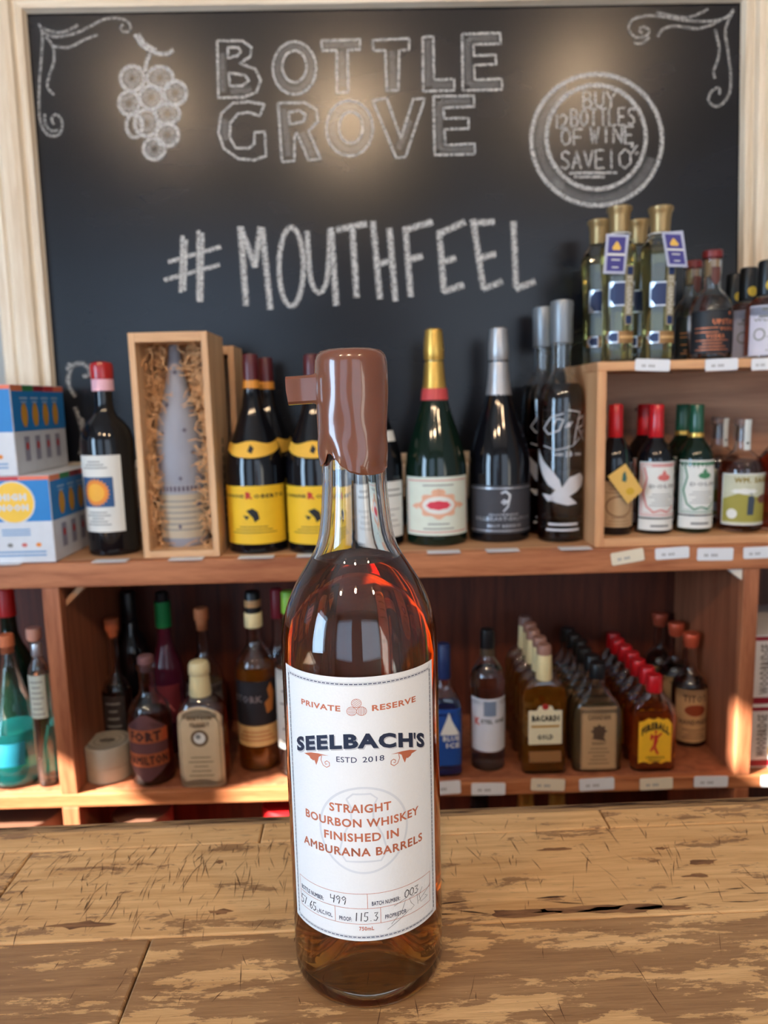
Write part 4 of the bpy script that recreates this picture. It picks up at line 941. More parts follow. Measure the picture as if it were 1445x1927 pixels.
paint(b, 'small_lettering', et, 985, 1000, -34, 30, lines_(.2, .9, 2, .05, .95, .3))
dup(b, 'second tall etched bourbon bottle standing back and left of the front one', at(1021, 800, b.Y+.0735).x, b.Y+.0735, .25)

# ================================================================ CUBBY CONTENTS
def small(label, bx, by, capm, glass, inkm, labm, name='vermouth_bottle', **k):
    b = Bottle(name, label, (bx, by), [(by, 30), (by-5, 32.5), (868, 33), (852, 30.5), (840, 25), (830, 17), (822, 13), (815, 11.5), (775, 11)], glass, zs=ZC, **k)
    b.cap('screw_cap', [(823, 13), (822, 13.5), (795, 13.2), (790, 12.9), (763, 12.8), (761, 11.5)], capm)
    return b
def ornate(inkm):
    return (('border_line', inkm, multi(frame_(.05, .02), frame_(.1, .01))), ('crest', inkm, multi(zz(24, .14, .06, .56, .72), poly_([(.5, .78), (.56, .86), (.62, .78)]), bar(.3, .8, .92, .94), curve_([(.14, .9), (.2, .7), (.12, .45), (.2, .2), (.35, .1), (.5, .14), (.65, .1), (.82, .2)], .035))), ('lettering', GRY, multi(T('DOLIN', .26, .84, .53, .60), lines_(.22, .42, 5, .25, .8, .012))))
b = small('small vermouth bottle with red cap and red-bordered white label in the cubby', 1229, 1006, REDCAP, BLK, ROSE, WHT, group='small vermouth bottles')
b.label('label', 869, 974, -31.5, 31.5, WHT, ornate(ROSE)); b.label('lower_label', 977, 998, -31.5, 31.5, WHT, (('lettering', GRY, lines_(.4, .6, 1, .3, .7, .2)),))
dup(b, 'red-capped vermouth bottle standing behind the front red-label one', at(1209, 900, b.Y+.07).x, b.Y+.07, .1)
b = small('small vermouth bottle with green cap and green-bordered white label in the cubby', 1303, 1004, GRNCAP, DGREEN, GRN, WHT, group='small vermouth bottles')
b.label('label', 866, 968, -31.5, 31.5, WHT, ornate(GRN)); b.label('lower_label', 971, 994, -31.5, 31.5, WHT, (('lettering', GRY, lines_(.4, .6, 1, .3, .7, .2)),))
b.cap('cap_band', [(822, 13.9), (821, 14), (815, 13.8), (814, 13.6)], GOLD)
dup(b, 'green-capped vermouth bottle standing behind the front green-label one', at(1281, 900, b.Y+.07).x, b.Y+.07, .1)
b = small('small dark bottle with red cap, tan label and a yellow hang tag', 1154, 1008, REDCAP, BLK, TAN, TAN, name='wine_bottle')
b.label('label', 905, 992, -31, 31, TAN, (('lettering', rgb('ink_brown', 120, 80, 52, .7), multi(rng(.5, .45, .3, .22, .03), lines_(.75, .9, 3, .2, .8, .015), lines_(.06, .2, 3, .2, .8, .015))),))
cx_, cy2 = at(1177, 911, b.Y-.034).x-b.X, b.Y
tg = [at(px, py, b.Y-.034) for px, py in ((1143, 897), (1181, 949), (1210, 923), (1177, 873))]
V = [(p.x-b.X, -.034, p.z-CF) for p in tg]+[(p.x-b.X, -.0334, p.z-CF) for p in tg]
tag_ = obj('hang_tag', V, [(0, 1, 2, 3), (7, 6, 5, 4)]+[(i, i+4, (i+1) % 4+4, (i+1) % 4) for i in range(4)], rgb('tag_yellow', 216, 172, 88, .6), b.root, label='yellow hang tag on a green cord')
c_ = sum((Vector(v) for v in V[:4]), Vector())/4
flat_print('green_seal', tag_, lambda I: (I.poly([(-.004, .004), (.002, .002), (.003, .008), (.0005, .018), (-.003, .014)])), GRNCAP, (c_.x-.002, -.0343, c_.z), (1, 0, 0), (0, 0, 1))
flat_print('gold_seal', tag_, lambda I: (I.ell(.006, -.011, .006, .005)), rgb('seal_yellow', 200, 158, 28, .5), (c_.x, -.0343, c_.z), (1, 0, 0), (0, 0, 1))
zc_ = zat(822, b.X, b.Y)-CF; V = []
for i in range(9):
    t = i/8; V += [(.010+(c_.x+.0-.010)*t, -.009+(-.0336+.009)*math.sin(t*1.57), zc_+(c_.z+.014-zc_)*t), (.0108+(c_.x+.0-.010)*t, -.009+(-.0336+.009)*math.sin(t*1.57), zc_+(c_.z+.014-zc_)*t)]
obj('cord', V, [(2*i, 2*i+1, 2*i+3, 2*i+2) for i in range(8)], GRNCAP, b.root)
b = Bottle('whiskey_bottle', 'round-shouldered dark whiskey bottle with a painted landscape label in the cubby', (1389, 1003), [(1003, 36), (998, 39), (888, 40), (872, 37.5), (860, 31), (853, 22), (848, 16), (842, 14.5), (800, 14.5), (792, 15.5)], CLR, zs=ZC, liq=lq('brown_rye', (120, 40, 22), 110), level=868, group='landscape label whiskey bottles')
b.cap('stopper', [(830, 11), (800, 11), (799, 15.5), (788, 15.5), (787, 14)], rgb('stopper_smoke', 120, 92, 80, .4))
b.label('neck_strip', 790, 848, -4, 8, rgb('strip_pale', 206, 210, 206, .6), (('lettering', INK, bar(.3, .7, .08, .26)),), off=.0012)
b.label('label', 891, 988, -38, 38, rgb('label_sky', 196, 196, 170, .65), (('meadow', rgb('ink_meadow', 158, 148, 66, .65), poly_([(.02, .06), (.98, .06), (.98, .5), (.6, .55), (.3, .62), (.02, .5)])), ('tree', rgb('ink_rust_brown', 112, 70, 56, .65), multi(zz(24, .15, .09, .78, .5, .12))), ('figure', rgb('ink_slate', 62, 72, 84, .65), multi(poly_([(.45, .2), (.49, .2), (.5, .38), (.52, .2), (.56, .2), (.58, .5), (.54, .58), (.46, .56)]), circ(.51, .63, .03))), ('cloud', WHT, multi(zz(30, .22, .05, .4, .66, .12), circ(.2, .22, .09))), ('lettering', rgb('ink_mustard', 150, 124, 40, .6), T('WM. SAGEE', .22, .95, .82, .93, .04)), ('border_line', WHT, frame_(.012, .02))))
dup(b, 'landscape-label whiskey bottle at the back, left of the front one', at(1352, 900, b.Y+.075).x, b.Y+.078, .3)
b = Bottle('whiskey_bottle', 'red-brown bottle with sloping shoulders cut by the right edge of the picture', (1462, 1002), [(1002, 42), (997, 45), (890, 46), (865, 40), (845, 26), (832, 15), (825, 11), (795, 11)], CLR, zs=ZC, liq=lq('red_amber', (150, 44, 20), 90), level=850)
b.cap('stopper', [(806, 13.5), (795, 15), (791, 15), (790, 13)], SIL); b.label('label', 935, 975, -30, 40, CREAM)

# ================================================================ ON TOP OF THE CUBBY
STL = lq('pale_gold_liqueur', (228, 206, 120), 22)
def tallfacet(label, px, Y, **k):
    return Bottle('liqueur_bottle', label, (px, 684), [(684, 28), (681, 30), (640, 29.2), (590, 29), (540, 30.5), (505, 33.5), (485, 35), (470, 34), (456, 28.5), (446, 21), (438, 16.5), (425, 16)], mat('pale_facet_glass', (.97, .99, .96), 0, trans=1, var=0, ior=1.47), zs=CT, Y=Y, seg=8, liq=STL, level=462, **k)
def stg(b):
    NV = rgb('label_navy', 32, 50, 92, .5)
    b.cap('cap', [(439, 17), (436, 17.6), (412, 18.6), (402, 20), (397, 22.5), (392, 22.8), (390, 21)], rgb('cap_bronze', 164, 136, 92, .35, metal=.6), 24)
    b.label('label', 530, 576, -22, 20, SIL, (('label_field', NV, poly_([(.2, .06), (.9, .06), (.97, .2), (.97, .8), (.9, .94), (.2, .94), (.12, .8), (.05, .7), (.05, .3), (.12, .2)])),), off=.0022)
    b.label('vertical_label', 500, 612, 2, 16, rgb('label_grey_gold', 150, 140, 112, .5), (('label_tip', NV, poly_([(.15, .02), (.85, .02), (.85, .16), (.15, .16)])), ('label_tip', NV, poly_([(.15, .84), (.85, .84), (.85, .97), (.15, .97)])), ('lettering', rgb('ink_silver', 214, 212, 200, .5), lambda I, w_, h_: rot_text(I, 'ST-GERMAIN', .2*w_, .8*w_, .2*h_, .82*h_))), off=.0030)
    b.label('lower_label', 623, 646, -24, 20, rgb('label_bronze', 150, 112, 70, .45, metal=.4), (('badge', SIL, poly_([(0, .5), (.14, .02), (.42, .02), (.42, .98), (.14, .98)])), ('badge_field', NV, poly_([(.08, .5), (.18, .15), (.40, .15), (.40, .85), (.18, .85)])), ('stripe', rgb('stripe_pale_gold', 200, 160, 104, .45), bar(.46, .98, .4, .62))), off=.0022)
def rot_text(I, t, u0, u1, v0, v1):
    V, Fc = font_mesh(t, .03, 1); I.add([(u0+y*(u1-u0), v1-x*(v1-v0)) for x, y in V], Fc)
def hangtag(b, pts, yo):
    P = [at(x, y, b.Y+yo) for x, y in pts]; V = [(p.x-b.X, yo, p.z-CT) for p in P]+[(p.x-b.X, yo+.0008, p.z-CT) for p in P]
    t = obj('hang_tag', V, [(0, 1, 2, 3), (7, 6, 5, 4)]+[(i, i+4, (i+1) % 4+4, (i+1) % 4) for i in range(4)], rgb('tag_silver_edge', 176, 180, 200, .5), b.root, label='purple hang tag with a silver scalloped edge')
    c = sum((Vector(v) for v in V[:4]), Vector())/4; e = (Vector(V[2])-Vector(V[1])).normalized(); f = (Vector(V[0])-Vector(V[1])).normalized(); w_ = (Vector(V[2])-Vector(V[1])).length/2; h_ = (Vector(V[0])-Vector(V[1])).length/2
    flat_print('tag_field', t, lambda I: I.poly([(-w_*.78, -h_*.86), (w_*.78, -h_*.86), (w_*.78, h_*.86), (-w_*.78, h_*.86)]), rgb('tag_purple', 64, 60, 128, .6), (c.x, yo-.0004, c.z), e, f)
    flat_print('emblem', t, lambda I: (I.poly([(-.005, h_*.2), (.005, h_*.2), (.006, h_*.32), (.001, h_*.62), (-.001, h_*.62), (-.006, h_*.32)])), GOLD, (c.x, yo-.0007, c.z), e, f)
    flat_print('lettering', t, lambda I: (I.rect(-w_*.8, w_*.8, -h_*.08, h_*.03), I.rect(-w_*.4, w_*.4, -h_*.32, -h_*.26), I.rect(-w_*.3, w_*.3, -h_*.7, -h_*.64)), WHT, (c.x, yo-.0007, c.z), e, f)
    lathe('cord', [(.0165, .0165, zat(441, b.X, b.Y)-CT, 2), (.0165, .0165, zat(443, b.X, b.Y)-CT, 2)], WHT, b.root, 20, close=False)
b = tallfacet('faceted gold liqueur bottle with bronze cap and upright purple tag, left of the front pair', 1160, 1.085, group='faceted liqueur bottles'); stg(b); C0 = dup(b, 'faceted liqueur bottle at back left, behind the left front one', at(1126, 520, 1.162).x, 1.162, .0)
hangtag(b, ((1141, 440), (1135, 515), (1176, 516), (1184, 441)), -.033)
b = tallfacet('faceted gold liqueur bottle with bronze cap and tilted purple tag, right of the front pair', 1235, 1.08, group='faceted liqueur bottles'); stg(b); dup(b, 'faceted liqueur bottle at back right, bronze cap between the two front ones', at(1199, 520, 1.157).x, 1.157, .0)
hangtag(b, ((1245, 437), (1256, 502), (1294, 503), (1285, 434)), -.033)
def upst(b):
    b.cap('stopper', [(490, 12), (487, 12), (486, 18), (474, 18), (472, 16)], rgb('stopper_dark_red', 118, 34, 34, .35)); b.cap('cork', [(520, 12.3), (490, 12.3)], CORK)
b = Bottle('vodka_bottle', 'squat round-shouldered bottle with black label and copper lettering above the cubby', (1333, 680), [(680, 36), (676, 38.5), (600, 39), (580, 37.5), (564, 32), (553, 24), (547, 18), (541, 16.5), (490, 16.5)], CLR, zs=CT, Y=1.082, liq=lq('clear_spirit', (250, 250, 250), .5), level=556, group='black label vodka bottles'); upst(b)
b.label('label', 583, 664, -38, 37.5, rgb('label_ink_black', 24, 26, 32, .5), (('lettering', COPP, multi(T('UPSTATE', .40, .92, .66, .79, .04), T('VODKA', .52, .88, .52, .61), T('VODKA', .3, .62, .34, .45), lines_(.08, .3, 4, .12, .7, .02), bar(.1, .5, .58, .6), bar(.1, .5, .48, .5), circ(.72, .93, .03))),), off=.0004)
b.label('neck_seal', 498, 532, -7, 9, rgb('seal_copper_brown', 96, 52, 44, .45), shape=lambda x: (.3*(2*x-1)**2, 1), off=.0006)
dup(b, 'black-label vodka bottle standing behind, its red stopper to the left', at(1300, 600, 1.162).x, 1.162, .2)
b = Bottle('whiskey_bottle', 'black-capped bottle with white label at the right picture edge above the cubby', (1436, 676), [(676, 31), (672, 34), (585, 34.5), (572, 31), (562, 22), (556, 17), (550, 14.5), (500, 14)], CLR, zs=CT, Y=1.068, liq=lq('dark_bourbon', (120, 34, 14), 120), level=560, group='black capped bottles above the cubby')
b.cap('capsule', [(557, 16.2), (555, 16.6), (496, 16), (492, 15.4), (490, 13)], BLKCAP); b.label('label', 573, 668, -33, 33, rgb('label_lilac_white', 206, 204, 216, .65), (('lettering', GRY, multi(lines_(.78, .92, 2, .2, .8, .05), T('Washington', .1, .95, .66, .74), rng(.22, .42, .1, .11, .03), lines_(.1, .55, 6, .35, .9, .015))),)); b.label('seal_sticker', 524, 544, -8, 8, rgb('seal_gold', 206, 170, 50, .5), shape=lambda x: (.5-math.sqrt(max(0, .25-(x-.5)**2)), .5+math.sqrt(max(0, .25-(x-.5)**2))), off=.0016)
dup(b, 'black-capped white-label bottle in the middle of the receding three', at(1405, 600, 1.126).x, 1.126, .1); dup(b, 'rearmost black-capped bottle of the receding three near the frame', at(1379, 600, 1.184).x, 1.184, .2)

# ================================================================ CARTONS
def carton(label, xr, y0, z0, hgt, wid=.21, dep=.172):
    """drinks carton; xr is its right front edge"""
    r_ = empty('drinks_carton', (xr-wid/2, y0, z0), label, 'carton', 'blue and white drinks cartons'); hw_ = wid/2
    WC = rgb('carton_white', 214, 218, 224, .5); BC = rgb('carton_blue', 36, 126, 196, .45)
    box('carton_body', -hw_, hw_, 0, dep, 0, hgt, WC, r_, .0018)
    fb = lambda u0, u1, v0, v1: (lambda I: I.rect(u0, u1, v0, v1, .05))
    fo, fx = (-hw_, -.0003, 0), (1, 0, 0); so, sx_ = (hw_+.0003, 0, 0), (0, 1, 0)
    flat_print('blue_field', r_, fb(.001, wid-.001, hgt*.48, hgt*.95), BC, fo, fx, (0, 0, 1)); flat_print('blue_field', r_, fb(.001, dep-.001, hgt*.48, hgt*.93), BC, so, sx_, (0, 0, 1))
    cc = [(224, 130, 90), (60, 130, 80), (140, 36, 50), (196, 60, 60), (232, 120, 90)]
    for i, c in enumerate(cc):
        m = rgb('carton_strip_%d' % i, *c, .5)
        flat_print('fruit_strip', r_, fb(wid*i/5+.0006, wid*(i+1)/5, hgt*.95, hgt*.995), m, fo, fx, (0, 0, 1)); flat_print('fruit_strip', r_, fb(dep*i/5+.0006, dep*(i+1)/5, hgt*.93, hgt*.995), m, so, sx_, (0, 0, 1))
    cxm = wid-.052
    YC = rgb('carton_yellow', 246, 200, 66, .5)
    flat_print('logo_ring', r_, lambda I: I.ell(cxm, hgt*.70, .0305, .0305), WC, (-hw_, -.0006, 0), fx, (0, 0, 1)); flat_print('logo_disc', r_, lambda I: I.ell(cxm, hgt*.70, .0285, .0285), YC, (-hw_, -.0009, 0), fx, (0, 0, 1))
    flat_print('logo_lettering', r_, lambda I: (I.text('HIGH', cxm-.019, cxm+.019, hgt*.72, hgt*.72+.010, .06, res=1), I.text('NOON', cxm-.021, cxm+.021, hgt*.60, hgt*.60+.010, .06, res=1)), WC, (-hw_, -.0012, 0), fx, (0, 0, 1))
    flat_print('small_lettering', r_, lambda I: [I.rect(cxm-.02, cxm+.02, hgt*q, hgt*q+.002) for q in (.38, .35, .32)]+[I.rect(cxm-.045, cxm+.04, hgt*q, hgt*q+.0025) for q in (.12, .08)], rgb('ink_soft_blue', 120, 160, 200, .6), (-hw_, -.0006, 0), fx, (0, 0, 1))
    for i, m in enumerate((RED, GRY, ROSE, ORG)): flat_print('fruit_picture', r_, lambda I: I.ell(cxm-.03+.02*i, hgt*.21, .004, .003, 10), m, (-hw_, -.0006, 0), fx, (0, 0, 1))
    for i in range(4):
        u = .035+.034*i
        flat_print('can_sun', r_, lambda I: I.ell(u, hgt*.66, .0098, .017), rgb('can_ochre', 206, 150, 50, .5), (hw_+.0006, 0, 0), sx_, (0, 0, 1))
        flat_print('can_picture', r_, lambda I: (I.rect(u-.008, u+.008, hgt*.14, hgt*.42)), rgb('can_grey', 150, 150, 168, .5), (hw_+.0006, 0, 0), sx_, (0, 0, 1))
        flat_print('can_fruit', r_, lambda I: (I.ell(u, hgt*.31, .004, .006, 10)), RED, (hw_+.0009, 0, 0), sx_, (0, 0, 1))
        flat_print('can_lettering', r_, lambda I: (I.rect(u-.012, u+.012, hgt*.84, hgt*.86), I.rect(u-.009, u+.009, hgt*.80, hgt*.815)), rgb('can_pale_blue', 160, 190, 220, .5), (hw_+.0006, 0, 0), sx_, (0, 0, 1))
    return r_
pb = atz(106, 1058, MS); hb = at(97, 894, pb.y).z-MS
carton('lower blue and white drinks carton with a yellow sun disc on its front', pb.x, pb.y, MS, hb)
pt = at(32, 891, pb.y); carton('upper blue and white drinks carton, stacked on the lower one and shifted left', pt.x, pb.y+.003, MS+hb+.0003, at(25, 723, pb.y).z-MS-hb)

# ================================================================ LOWER SHELF, LEFT
CGREEN = gmat('green_glass', (.25, .55, .32)); TEAL = lq('teal_liquor', (70, 200, 190), 30)
b = Bottle('liquor_bottle', 'flared clear bottle half full of teal liquid with a cork at the left edge', (41, 1487), [(1487, 44), (1481, 53), (1440, 55), (1400, 53), (1360, 45), (1325, 33), (1290, 23), (1255, 15), (1235, 12), (1216, 11.5)], CLR, zs=LS, liq=TEAL, level=1375)
b.cap('cork', [(1228, 10), (1216, 10), (1215, 13.5), (1197, 13.5), (1194, 12)], rgb('cork_orange', 206, 120, 80, .7)); b.label('label', 1400, 1440, -14, 34, rgb('label_deep_teal', 20, 110, 130, .5))
b = Bottle('liqueur_bottle', 'tall dark green bottle with red capsule in the back of the left bay', (42, 1420), [(1425, 30), (1420, 36), (1260, 37), (1235, 32), (1210, 20), (1190, 14), (1155, 13)], DGREEN, zs=LS, Y=1.19)
b.cap('capsule', [(1158, 15), (1110, 14.5), (1107, 13)], rgb('capsule_bright_red', 190, 30, 28, .4))
b = Bottle('gin_bottle', 'small green glass bottle with a cork beside the teal bottle', (88, 1440), [(1440, 20), (1436, 22), (1290, 22), (1270, 18), (1255, 11), (1245, 9), (1205, 9)], CGREEN, zs=LS, Y=1.168, liq=lq('clear_spirit', (250, 250, 250), .5), level=1260)
b.cap('cork', [(1205, 9.5), (1200, 13), (1184, 13), (1181, 12)], rgb('cork_pinkish', 206, 158, 140, .7))
b = Bottle('gin_bottle', 'slim clear bottle with a pale printed label against the left upright', (94, 1478), [(1478, 17), (1474, 18.5), (1262, 18.5), (1250, 15), (1238, 9), (1230, 8)], CLR, zs=LS, Y=1.068, liq=lq('clear_spirit', (250, 250, 250), .5), level=1270)
b.cap('screw_cap', [(1232, 9.5), (1212, 9.5), (1210, 8.5)], SIL); b.label('label', 1272, 1352, -15, 15, rgb('label_pale_green', 198, 208, 196, .7), (('lettering', GRY, lines_(.1, .85, 7, .15, .85, .03)),))
# main left bay
b = Bottle('tequila_bottle', 'thin-necked bottle with orange cork top in the dark back of the left bay', (228, 1400), [(1402, 24), (1396, 27), (1300, 27), (1282, 20), (1270, 11), (1255, 9), (1190, 8.5)], CLR, zs=LS, Y=1.165, liq=lq('clear_spirit', (250, 250, 250), .5), level=1300)
b.cap('cork', [(1200, 8), (1186, 10), (1185, 13), (1166, 13.5), (1163, 12)], rgb('cork_burnt', 190, 100, 60, .7)); b.label('label', 1310, 1380, -20, 20, rgb('label_smoke', 52, 46, 46, .6), (('lettering', GRY, lines_(.2, .8, 4, .2, .8, .05)),))
b = Bottle('wine_bottle', 'tall black bottle standing between the orange cork and the green cap', (262, 1400), [(1395, 30), (1390, 33), (1230, 33), (1205, 25), (1185, 16), (1165, 13)], BLK, zs=LS, Y=1.238)
b.cap('capsule', [(1168, 14), (1116, 13.5), (1113, 12)], BLKCAP)
b = Bottle('liqueur_bottle', 'purple-red bottle with green and black cap in the left bay', (324, 1400), [(1412, 28), (1406, 32), (1270, 32), (1245, 27), (1222, 17), (1200, 12), (1175, 11)], rgb('plum_glass', 66, 20, 38, .08), zs=LS, Y=1.175)
b.cap('sleeve', [(1178, 14.5), (1131, 14)], rgb('sleeve_green', 20, 130, 66, .45)); b.cap('screw_cap', [(1130.8, 12), (1115, 12), (1113, 10)], BLKCAP); b.label('label', 1290, 1360, -26, 26, rgb('label_dark_red', 112, 32, 38, .6), (('lettering', ROSE, curve_([(.2, .3), (.5, .7), (.8, .3)], .03)),))
b = Bottle('brandy_bottle', 'clear spirit bottle with orange cork behind the cream-capped flask', (394, 1400), [(1408, 32), (1402, 36), (1285, 36), (1260, 30), (1240, 18), (1225, 11), (1175, 10)], CLR, zs=LS, Y=1.19, liq=lq('pale_amber', (180, 120, 60), 40), level=1290)
b.cap('cork', [(1185, 9), (1166, 11), (1165, 13), (1147, 13.5), (1144, 12)], rgb('cork_orange2', 204, 120, 72, .7)); b.label('label', 1290, 1370, -33, 33, rgb('label_dull_grey', 110, 104, 100, .7))
b = Bottle('whiskey_bottle', 'round-shouldered bottle with a copper diamond label in front of the purple bottle', (292, 1481), [(1481, 35), (1476, 38.5), (1350, 39), (1330, 36), (1318, 30), (1309, 21), (1302, 16.5), (1290, 14.5), (1262, 14.5), (1258, 17), (1248, 17.5)], CLR, zs=LS, liq=lq('plum_whiskey', (130, 60, 44), 50), level=1345)
b.cap('stopper', [(1262, 11), (1248, 11), (1247, 14.5), (1236, 14.5), (1233, 12)], rgb('stopper_mauve', 120, 84, 84, .5))
b.label('label', 1346, 1469, -35, 35, rgb('label_slate_purple', 96, 60, 62, .6), (('label_panel', COPP, multi(bar(.0, 1, .58, .78), bar(.0, 1, .22, .42))), ('lettering', rgb('ink_dark_brown', 62, 34, 34, .6), multi(T('FORT', .16, .84, .60, .76, .05), T('HAMILTON', .04, .96, .25, .39, .05)))), shape=lambda x: (max(0, .22-.25*(1-abs(2*x-1))), min(1, .78+.25*(1-abs(2*x-1)))))
b = Bottle('rum_flask', 'flat cream-capped bottle with a large arched cream label', (389, 1482), [(1482, 41), (1477, 44), (1355, 44.5), (1335, 42), (1320, 36), (1310, 26), (1304, 18), (1296, 15)], CLR, zs=LS, ratio=.62, power=4, liq=lq('orange_amber', (196, 84, 30), 60), level=1335)
b.cap('neck_wrap', [(1306, 20), (1303, 20.5), (1275, 18), (1268, 17)], CREAMC); b.cap('cap', [(1268, 18), (1266, 19.5), (1250, 19), (1245, 16.5), (1243, 12)], CREAMC)
b.label('label', 1331, 1480, -41, 41, rgb('label_old_cream', 206, 184, 150, .7), (('border_line', rgb('ink_sepia', 110, 88, 64, .7), curve_([(.06, .05), (.06, .8), (.2, .92), (.5, .96), (.8, .92), (.94, .8), (.94, .05), (.06, .05)], .012)), ('medallion_ring', rgb('ink_sepia', 110, 88, 64, .7), circ(.5, .62, .2)), ('medallion', WHT, circ(.5, .62, .13)), ('medallion_figure', GRY, circ(.47, .64, .06)), ('lettering', rgb('ink_sepia', 110, 88, 64, .7), multi(T('BERTOUX', .25, .8, .84, .89, .03), T('BRANDY', .3, .74, .77, .82, .03), lines_(.15, .38, 5, .22, .78, .012)))), shape=lambda x: (0, .86+.14*math.sin(math.pi*x)**.6))
b = Bottle('whiskey_bottle', 'tall whiskey bottle with black label and cream neck band, left of the whiskey in front', (492, 1453), [(1453, 35), (1448, 38), (1262, 38), (1246, 36), (1232, 30), (1220, 21), (1212, 15.5), (1200, 13.5), (1160, 13)], CLR, zs=LS, liq=lq('amber_whiskey', (222, 120, 26), 48), level=1256)
b.cap('neck_band', [(1178, 16), (1177, 16.6), (1152, 16.4), (1151, 15.8)], CREAMC); b.cap('capsule', [(1151, 14.8), (1116, 14.4), (1112, 12)], BLKCAP); b.cap('cap_band', [(1140, 14.9), (1139, 15.1), (1128, 15), (1127, 14.8)], rgb('band_gold_brown', 200, 150, 100, .5))
b.label('label', 1283, 1364, -36, 36, rgb('label_matt_black', 34, 34, 40, .6), (('lettering', SIL, T('STORK', .05, .66, .52, .68, .03)), ('figure', rgb('ink_gold_brown', 190, 120, 60, .5), poly_([(.74, .25), (.86, .3), (.92, .7), (.84, .95), (.76, .8), (.8, .6), (.7, .5)])))); b.label('lower_label', 1366, 1404, -36, 36, rgb('label_amber_cream', 224, 190, 130, .6), (('lettering', COPP, lines_(.3, .7, 3, .1, .9, .06)),))
b = Bottle('spirit_bottle', 'red-capped bottle glimpsed behind the black-label whiskey bottle', (534, 1415), [(1418, 22), (1412, 25), (1250, 25), (1225, 19), (1205, 11), (1160, 10)], CLR, zs=LS, Y=1.20, liq=lq('clear_spirit', (250, 250, 250), .5), level=1235)
b.cap('cap', [(1162, 11), (1110, 11), (1107, 9)], rgb('cap_dark_red', 140, 26, 40, .4))
b = Bottle('spirit_bottle', 'green-capped bottle with white label half hidden by the front whiskey bottle', (556, 1452), [(1452, 27), (1448, 29), (1255, 29), (1235, 25), (1215, 15), (1200, 11), (1150, 10.5)], CLR, zs=LS, Y=1.085, liq=lq('clear_spirit', (250, 250, 250), .5), level=1250)
b.cap('cap', [(1152, 12.5), (1115, 12), (1112, 10)], rgb('cap_lime_green', 130, 180, 60, .4)); b.label('label', 1262, 1410, -27, 27, WHT, (('lettering', GRY, lines_(.1, .9, 6, .2, .8, .02)),))
# round tin
P0 = atz(209, 1477, LS); rT = 44*pj(*P0)[2]/F; tin = empty('round_tin', (P0.x*(1+rT/P0.y), P0.y+rT, LS), 'round cream tin with concentric printed lid at the back of the left bay', 'tin')
hT = zat(1393, tin.location.x, tin.location.y)-LS; TM = rgb('tin_grey_cream', 176, 168, 152, .5)
lathe('tin_base', [(rT*.97, rT*.97, 0, 2), (rT, rT, .001, 2), (rT, rT, hT*.42, 2), (rT*.98, rT*.98, hT*.43, 2)], TM, tin, 40)
lathe('tin_lid', [(rT*.99, rT*.99, hT*.435, 2), (rT*1.02, rT*1.02, hT*.45, 2), (rT*1.02, rT*1.02, hT*.97, 2), (rT*1.0, rT*1.0, hT, 2), (rT*.93, rT*.93, hT-.0008, 2)], TM, tin, 40)
flat_print('lid_print', tin, lambda I: (I.ring(0, 0, rT*.8, rT*.8, .0012), I.ring(0, 0, rT*.55, rT*.55, .0008), I.rect(-.012, .012, -.003, .003), I.rect(-.008, .008, .006, .008), I.rect(-.008, .008, -.008, -.006)), rgb('ink_charcoal', 70, 66, 64, .6), (0, 0, hT+.0004), (1, 0, 0), (0, 1, 0))

# ================================================================ LOWER SHELF, RIGHT
b = Bottle('vodka_bottle', 'blue bottle with snowy peak label half hidden behind the front whiskey bottle', (838, 1463), [(1463, 29), (1458, 31), (1335, 31.5), (1318, 29), (1300, 20), (1288, 13), (1270, 11)], CLR, zs=LS, power=4, ratio=.95, liq=lq('blue_tinted', (40, 90, 190), 60), level=1330)
b.cap('cap', [(1275, 12.5), (1214, 12), (1211, 10)], rgb('cap_navy', 24, 42, 90, .4)); b.label('label', 1335, 1440, -28, 28, rgb('label_blue', 30, 74, 150, .5), (('peak', WHT, poly_([(.3, .55), (.95, .55), (.7, .8), (.6, .95), (.5, .8)])), ('lettering', WHT, multi(T('BLUE', .4, .95, .44, .53), T('ICE', .5, .95, .32, .41)))))
b = Bottle('vodka_bottle', 'slim clear vodka bottle with black cap and tall white label', (918, 1454), [(1454, 28), (1449, 31), (1310, 32), (1300, 31), (1296, 32.5), (1272, 32), (1256, 27), (1244, 18), (1236, 13.5), (1225, 12.3)], CLR, zs=LS, liq=lq('clear_spirit', (250, 250, 250), .5), level=1262)
b.cap('neck_band', [(1232, 13.6), (1218, 13)], rgb('band_dark_gold', 70, 56, 40, .5)); b.cap('screw_cap', [(1217.8, 13.3), (1190, 13), (1184, 12), (1183, 10)], BLKCAP)
b.label('label', 1315, 1414, -30.5, 30.5, rgb('label_blue_white', 214, 218, 228, .6), (('crest', rgb('ink_grey_blue', 120, 136, 160, .6), multi(bar(.36, .64, .68, .96))), ('initial', RED, T('K', .14, .28, .50, .64, .05)), ('lettering', INK, T('ETEL ONE', .30, .86, .54, .62, .03))))
def row_of(b, n, spacing, pxs, py, what, grp):
    for i in range(1, n+1):
        Y = b.Y+spacing*i; X = b.X*(1+0*i)+(at(pxs, py, b.Y+spacing*n).x-at(pj(b.X, b.Y, b.zs+.15)[0], pj(b.X, b.Y, b.zs+.15)[1], b.Y).x)*0
        dup(b, what % (('directly', 'second', 'third', 'fourth', 'fifth', 'sixth')[i-1]), b.X+.0015*math.sin(i*2.3), Y, .03*math.sin(i*3))
b = Bottle('rum_flask', 'gold rum flask with cream cap and red round emblem, front of its row', (1022, 1457), [(1457, 38), (1452, 40.5), (1305, 41), (1292, 38), (1283, 31), (1276, 22), (1270, 16), (1262, 13)], CLR, zs=LS, ratio=.37, power=5, liq=lq('gold_rum', (226, 128, 24), 60), level=1290, group='row of gold rum flasks')
